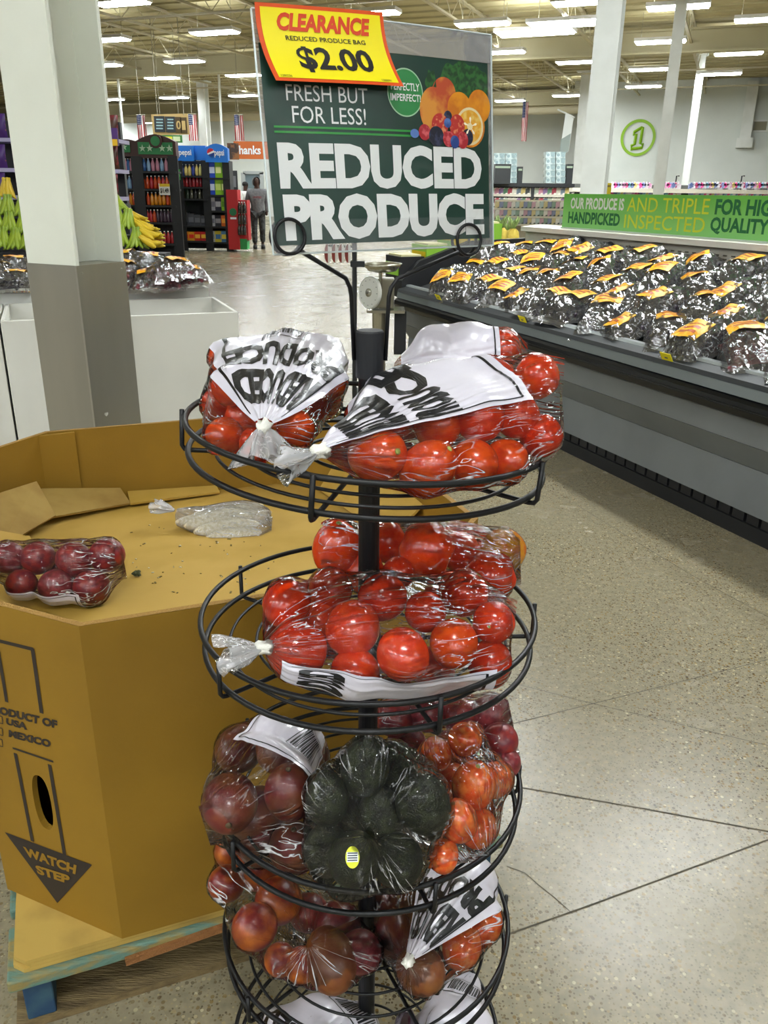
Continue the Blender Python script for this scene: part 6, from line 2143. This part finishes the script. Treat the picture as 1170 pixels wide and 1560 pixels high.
# nearer gift-card style gondola
gon = thing('goods_gondola', 'cream gondola of small packaged goods behind the case end', 'shelf', V((at(800, 345, Y=16).x, 16, 0)))
c, s = fbx(752, 866, 305, 352, 16.3, .06)
MB().box((c.x, c.y, (c.z + s[2] / 2) / 2), (s[0], .06, c.z + s[2] / 2 - .01)).build('back_panel', mat('gondola_cream', '#cfc7ae', .6), gon)
for py in (318, 330, 342):
    c, s = fbx(752, 866, py, py + 1.6, 15.9, .4)
    MB().box(c, s).build('shelf_board', mat('gondola_cream', '#cfc7ae', .6), gon)
sm = []
for col in ('#e0dccf', '#b8c8c0', '#c9a0a8', '#8aa08a', '#d0c08a', '#8a90a8'):
    mb = MB().box((0, 0, .06), (.07, .06, .12))
    mb.box((0, -.032, .065), (.05, .006, .05))
    sm.append(mb.mesh('packaged_good', m=mat('pkg_' + col.strip('#'), col, .5, var=(16, '#4a5048', .52, .6))))
for j, py in enumerate((318, 330, 342)):
    rowitems('packaged_good', 'packaged goods', rnd.sample(sm, 6), 754, 864, py, 15.95, 18, 'small packaged good on the %s shelf of the cream gondola, %%s from the left' % ('top', 'middle', 'low')[j], 'goods on the cream gondola')
# long shelf in front of the numbered wall
YL = 26.0
ls_ = thing('wall_shelf', 'long low shelf of coloured packages in front of the numbered wall', 'shelf', V((at(1020, 300, Y=YL).x, YL, 0)))
for py, Yq in ((290, YL), (302, YL)):
    c, s = fbx(872, 1215, py, py + 2.2, Yq, .5)
    MB().box(c, s).build('shelf_board', mat('rack_shelf', '#c9c4b4', .5), ls_)
c, s = fbx(872, 1215, 284, 330, YL + .5, .06)
MB().box((c.x, c.y, (c.z + s[2] / 2) / 2), (s[0], .06, c.z + s[2] / 2 - .01)).build('back_panel', mat('rack_grey', '#4a4c48', .6), ls_)
pk = []
for col in ('#c98ab0', '#d83a8a', '#8a90c8', '#e0dce4', '#b03a6a', '#7ab0c8', '#5a6a9a', '#d0c4cc', '#c9b46a'):
    mb = MB().box((0, 0, .09), (.14, .12, .18))
    mb.box((0, -.062, .09), (.10, .006, .07))
    mb.lathe([(.03, .18), (.03, .22), (.01, .23)], 8)
    pk.append(mb.mesh('package', m=mat('pkg2_' + col.strip('#'), col, .5, var=(8, '#d8d2d4', .42, .55))))
for (a0, a1, n, nm) in ((930, 990, 14, 'left of the slim column'), (1008, 1034, 7, 'between the columns'), (1050, 1110, 15, 'right of the thin column'), (1110, 1170, 15, 'at the far right')):
    rowitems('package', 'package', rnd.sample(pk, 9), a0, a1, 290, YL + .15, n, 'coloured package on the long shelf %s, %%s from left' % nm, 'packages on the long shelf')
    rowitems('package', 'package', rnd.sample(pk, 9), a0, a1, 302, YL + .15, n, 'package low on the long shelf %s, %%s from left' % nm, 'packages on the lower level')
crate(913, 932, 279, 297, 20, mat('crate_yellow', '#d8c41c', .5), 'yellow carton on a dark stand behind the green banner', 'carton', mat('crate_yp', '#8a7a1c', .5), True)
crate(919, 923, 248, 280, 20.1, mat('poster_tan', '#a89a6a', .5), 'narrow tan display card above the yellow carton', 'display card')
for px, py in ((1028, 268), (1127, 268)):
    q = at(px, 290, Y=YL + .2)
    z1 = at(px, py, Y=YL + .2).z
    t = thing('shelf_hook', 'tall dark hook on the long shelf %s' % ('between the columns' if px < 1100 else 'at the far right'), 'hook', q)
    MB().tube([q, (q.x, q.y, z1), (q.x + .08, q.y, z1)], .02, 5).build('rod', shelf_blk, t)
    MB().lathe([(.06, 0), (.05, .03)], 8, Matrix.Translation(q)).build('foot', shelf_blk, t)

# ------------------------------------------------------------------ people
def skinned(name, verts, edges, radii, m, parent, root=0, sub=2):
    me = bpy.data.meshes.new(name)
    me.from_pydata([tuple(v) for v in verts], edges, [])
    o = bpy.data.objects.new(name, me)
    COL.objects.link(o)
    o.modifiers.new('skin', 'SKIN')
    sl = me.skin_vertices[0].data
    for i, r_ in enumerate(radii):
        sl[i].radius = r_ if isinstance(r_, tuple) else (r_, r_)
        sl[i].use_root = (i == root)
    sb = o.modifiers.new('sub', 'SUBSURF')
    sb.levels = sb.render_levels = sub
    dg = bpy.context.evaluated_depsgraph_get()
    dg.update()
    me2 = bpy.data.meshes.new_from_object(o.evaluated_get(dg))
    bpy.data.objects.remove(o)
    me2.materials.clear()
    me2.materials.append(m)
    me2.polygons.foreach_set('use_smooth', [True] * len(me2.polygons))
    o = bpy.data.objects.new(name, me2)
    COL.objects.link(o)
    o.parent = parent
    return o
def person(px, py, height, label, top_m, leg_m, hood, skin_m, Yp=None, stride=1.0, rz=0.0):
    p = at(px, py, Z=0)
    t = thing('person', label, 'person', p)
    t.rotation_euler = (0, 0, rz)
    k = height / 1.80
    def S_(x, y, z):
        return (x * k, y * k, z * k)
    s = stride
    # body: skin first as one continuous figure, then clothes over it
    vb = [S_(0, 0, .98), S_(0, 0, 1.15), S_(0, 0, 1.36), S_(0, 0, 1.50), S_(0, -.01, 1.60), S_(0, -.02, 1.70), S_(0, -.01, 1.775),
          S_(-.19, 0, 1.44), S_(-.25, .02, 1.16), S_(-.235, -.06, .93), S_(-.225, -.085, .84), S_(.19, 0, 1.44), S_(.25, .02, 1.16), S_(.235, -.06, .93), S_(.225, -.085, .84),
          S_(-.095, 0, .92), S_(-.10, -.06 * s, .50), S_(-.10, .02 - .02 * s, .10), S_(-.10, -.12, .05), S_(.095, 0, .92), S_(.10, .02 * s, .50), S_(.10, .16 * s, .12), S_(.10, .05 * s, .05)]
    eb = [(0, 1), (1, 2), (2, 3), (3, 4), (4, 5), (5, 6), (2, 7), (7, 8), (8, 9), (9, 10), (2, 11), (11, 12), (12, 13), (13, 14), (0, 15), (15, 16), (16, 17), (17, 18), (0, 19), (19, 20), (20, 21), (21, 22)]
    rb = [(.14, .11), (.14, .11), (.15, .11), .06, (.068, .08), (.076, .095), .05, .07, .05, .036, .03, .07, .05, .036, .03, .09, .06, .045, .04, .09, .06, .045, .04]
    rb = [tuple(q * k for q in (r_ if isinstance(r_, tuple) else (r_, r_))) for r_ in rb]
    body = skinned('body', vb, eb, rb, skin_m, t)
    body['label'] = 'continuous body with head and hands'
    vj = [S_(0, 0, .90), S_(0, 0, 1.08), S_(0, 0, 1.34), S_(0, 0, 1.50), S_(-.20, 0, 1.43), S_(-.265, .02, 1.16), S_(-.245, -.07, .92), S_(.20, 0, 1.43), S_(.265, .02, 1.16), S_(.245, -.07, .92)]
    rj = [(.185, .15), (.19, .155), (.19, .14), (.10, .09), (.10, .10), (.078, .08), (.06, .06), (.10, .10), (.078, .08), (.06, .06)]
    skinned('hoodie' if hood else 'shirt', vj, [(0, 1), (1, 2), (2, 3), (2, 4), (4, 5), (5, 6), (2, 7), (7, 8), (8, 9)], [tuple(q * k for q in r_) for r_ in rj], top_m, t, root=1)
    vl = [S_(0, 0, .96), S_(-.10, 0, .88), S_(-.105, -.06 * s, .50), S_(-.105, .02 - .02 * s, .13), S_(.10, 0, .88), S_(.105, .02 * s, .50), S_(.105, .16 * s, .15)]
    rl = [(.16, .13), .115, .085, .075, .115, .085, .075]
    skinned('trousers', vl, [(0, 1), (1, 2), (2, 3), (0, 4), (4, 5), (5, 6)], [tuple(q * k for q in (r_ if isinstance(r_, tuple) else (r_, r_))) for r_ in rl], leg_m, t)
    for sx, yy in ((-.105, .02 - .02 * s), (.105, .14 * s)):
        MB().lathe([(.05, 0), (.062, .015), (.058, .06), (.045, .10)], 14, Matrix.Translation(V(S_(sx, yy - .06, 0.002))) @ Matrix.Diagonal((k, 2.3 * k, k, 1))).build('shoe', mat('shoe_black', '#17181a', .6), t, smooth=True, local=True)
    if hood:
        def hf(u, v_):
            an = R(-125) + R(250) * u
            el = -0.9 + 2.35 * v_
            r1 = .105 + .012 * math.sin(3 * an)
            c = max(0.05, math.cos(el * .95))
            return V(S_(math.sin(an) * r1 * c * 1.05, .02 + math.cos(an) * r1 * c * 1.25, 1.67 + .125 * math.sin(el)))
        MB().grid(hf, 20, 12).build('hood', top_m, t, smooth=True, local=True)
        print_text('chest_lettering', 'UNITED', lambda a, b: V(S_(-.11 + .22 * a, -.158 - .012 * math.sin(math.pi * a), 1.27 + .05 * b)), mat('hoodie_red', '#8a2a2a', .7), t, 0.02, lim=.2, local=True)
    else:
        MB().lathe([(.05, 1.66), (.092, 1.69), (.098, 1.75), (.075, 1.80), (.02, 1.82)], 18, Matrix.Diagonal((k, k * 1.1, k, 1))).build('hair', mat('hair_black', '#14110f', .7), t, smooth=True, local=True)
    # face: eyes, nose, mouth
    for sx in (-.032, .032):
        MB().lathe([(.003, -.004), (.011, 0), (.003, .004)], 8, Matrix.Translation(V(S_(sx, -.115, 1.71))) @ Matrix.Rotation(R(90), 4, 'X')).build('eye', mat('eye_dark', '#120e0c', .3), t, local=True)
    MB().box(S_(0, -.118, 1.68), (.028 * k, .03 * k, .045 * k), taper=.5).build('nose', skin_m, t, local=True)
    MB().box(S_(0, -.112, 1.640), (.05 * k, .012 * k, .014 * k)).build('mouth', mat('lip', '#3a1c18', .5), t, local=True)
    return t
sk = mat('skin_dark_brown', '#3f271c', .55)
person(395, 379, 1.80, 'person in a grey hooded sweatshirt and patterned grey trousers walking toward the viewer', mat('hoodie_grey', '#77787a', .85, var=(20, '#6a6b6d', .4, .6)), mat('camo_grey', '#4a4c4c', .85, var=(14, '#2c2e2f', .46, .54)), True, sk, stride=1.0, rz=R(8))
person(377, 360, 1.72, 'distant person in a white shirt behind the walking person', mat('shirt_white', '#d9d9d6', .8), mat('trousers_dark', '#2a2c30', .8), False, sk, stride=.3, rz=R(60))
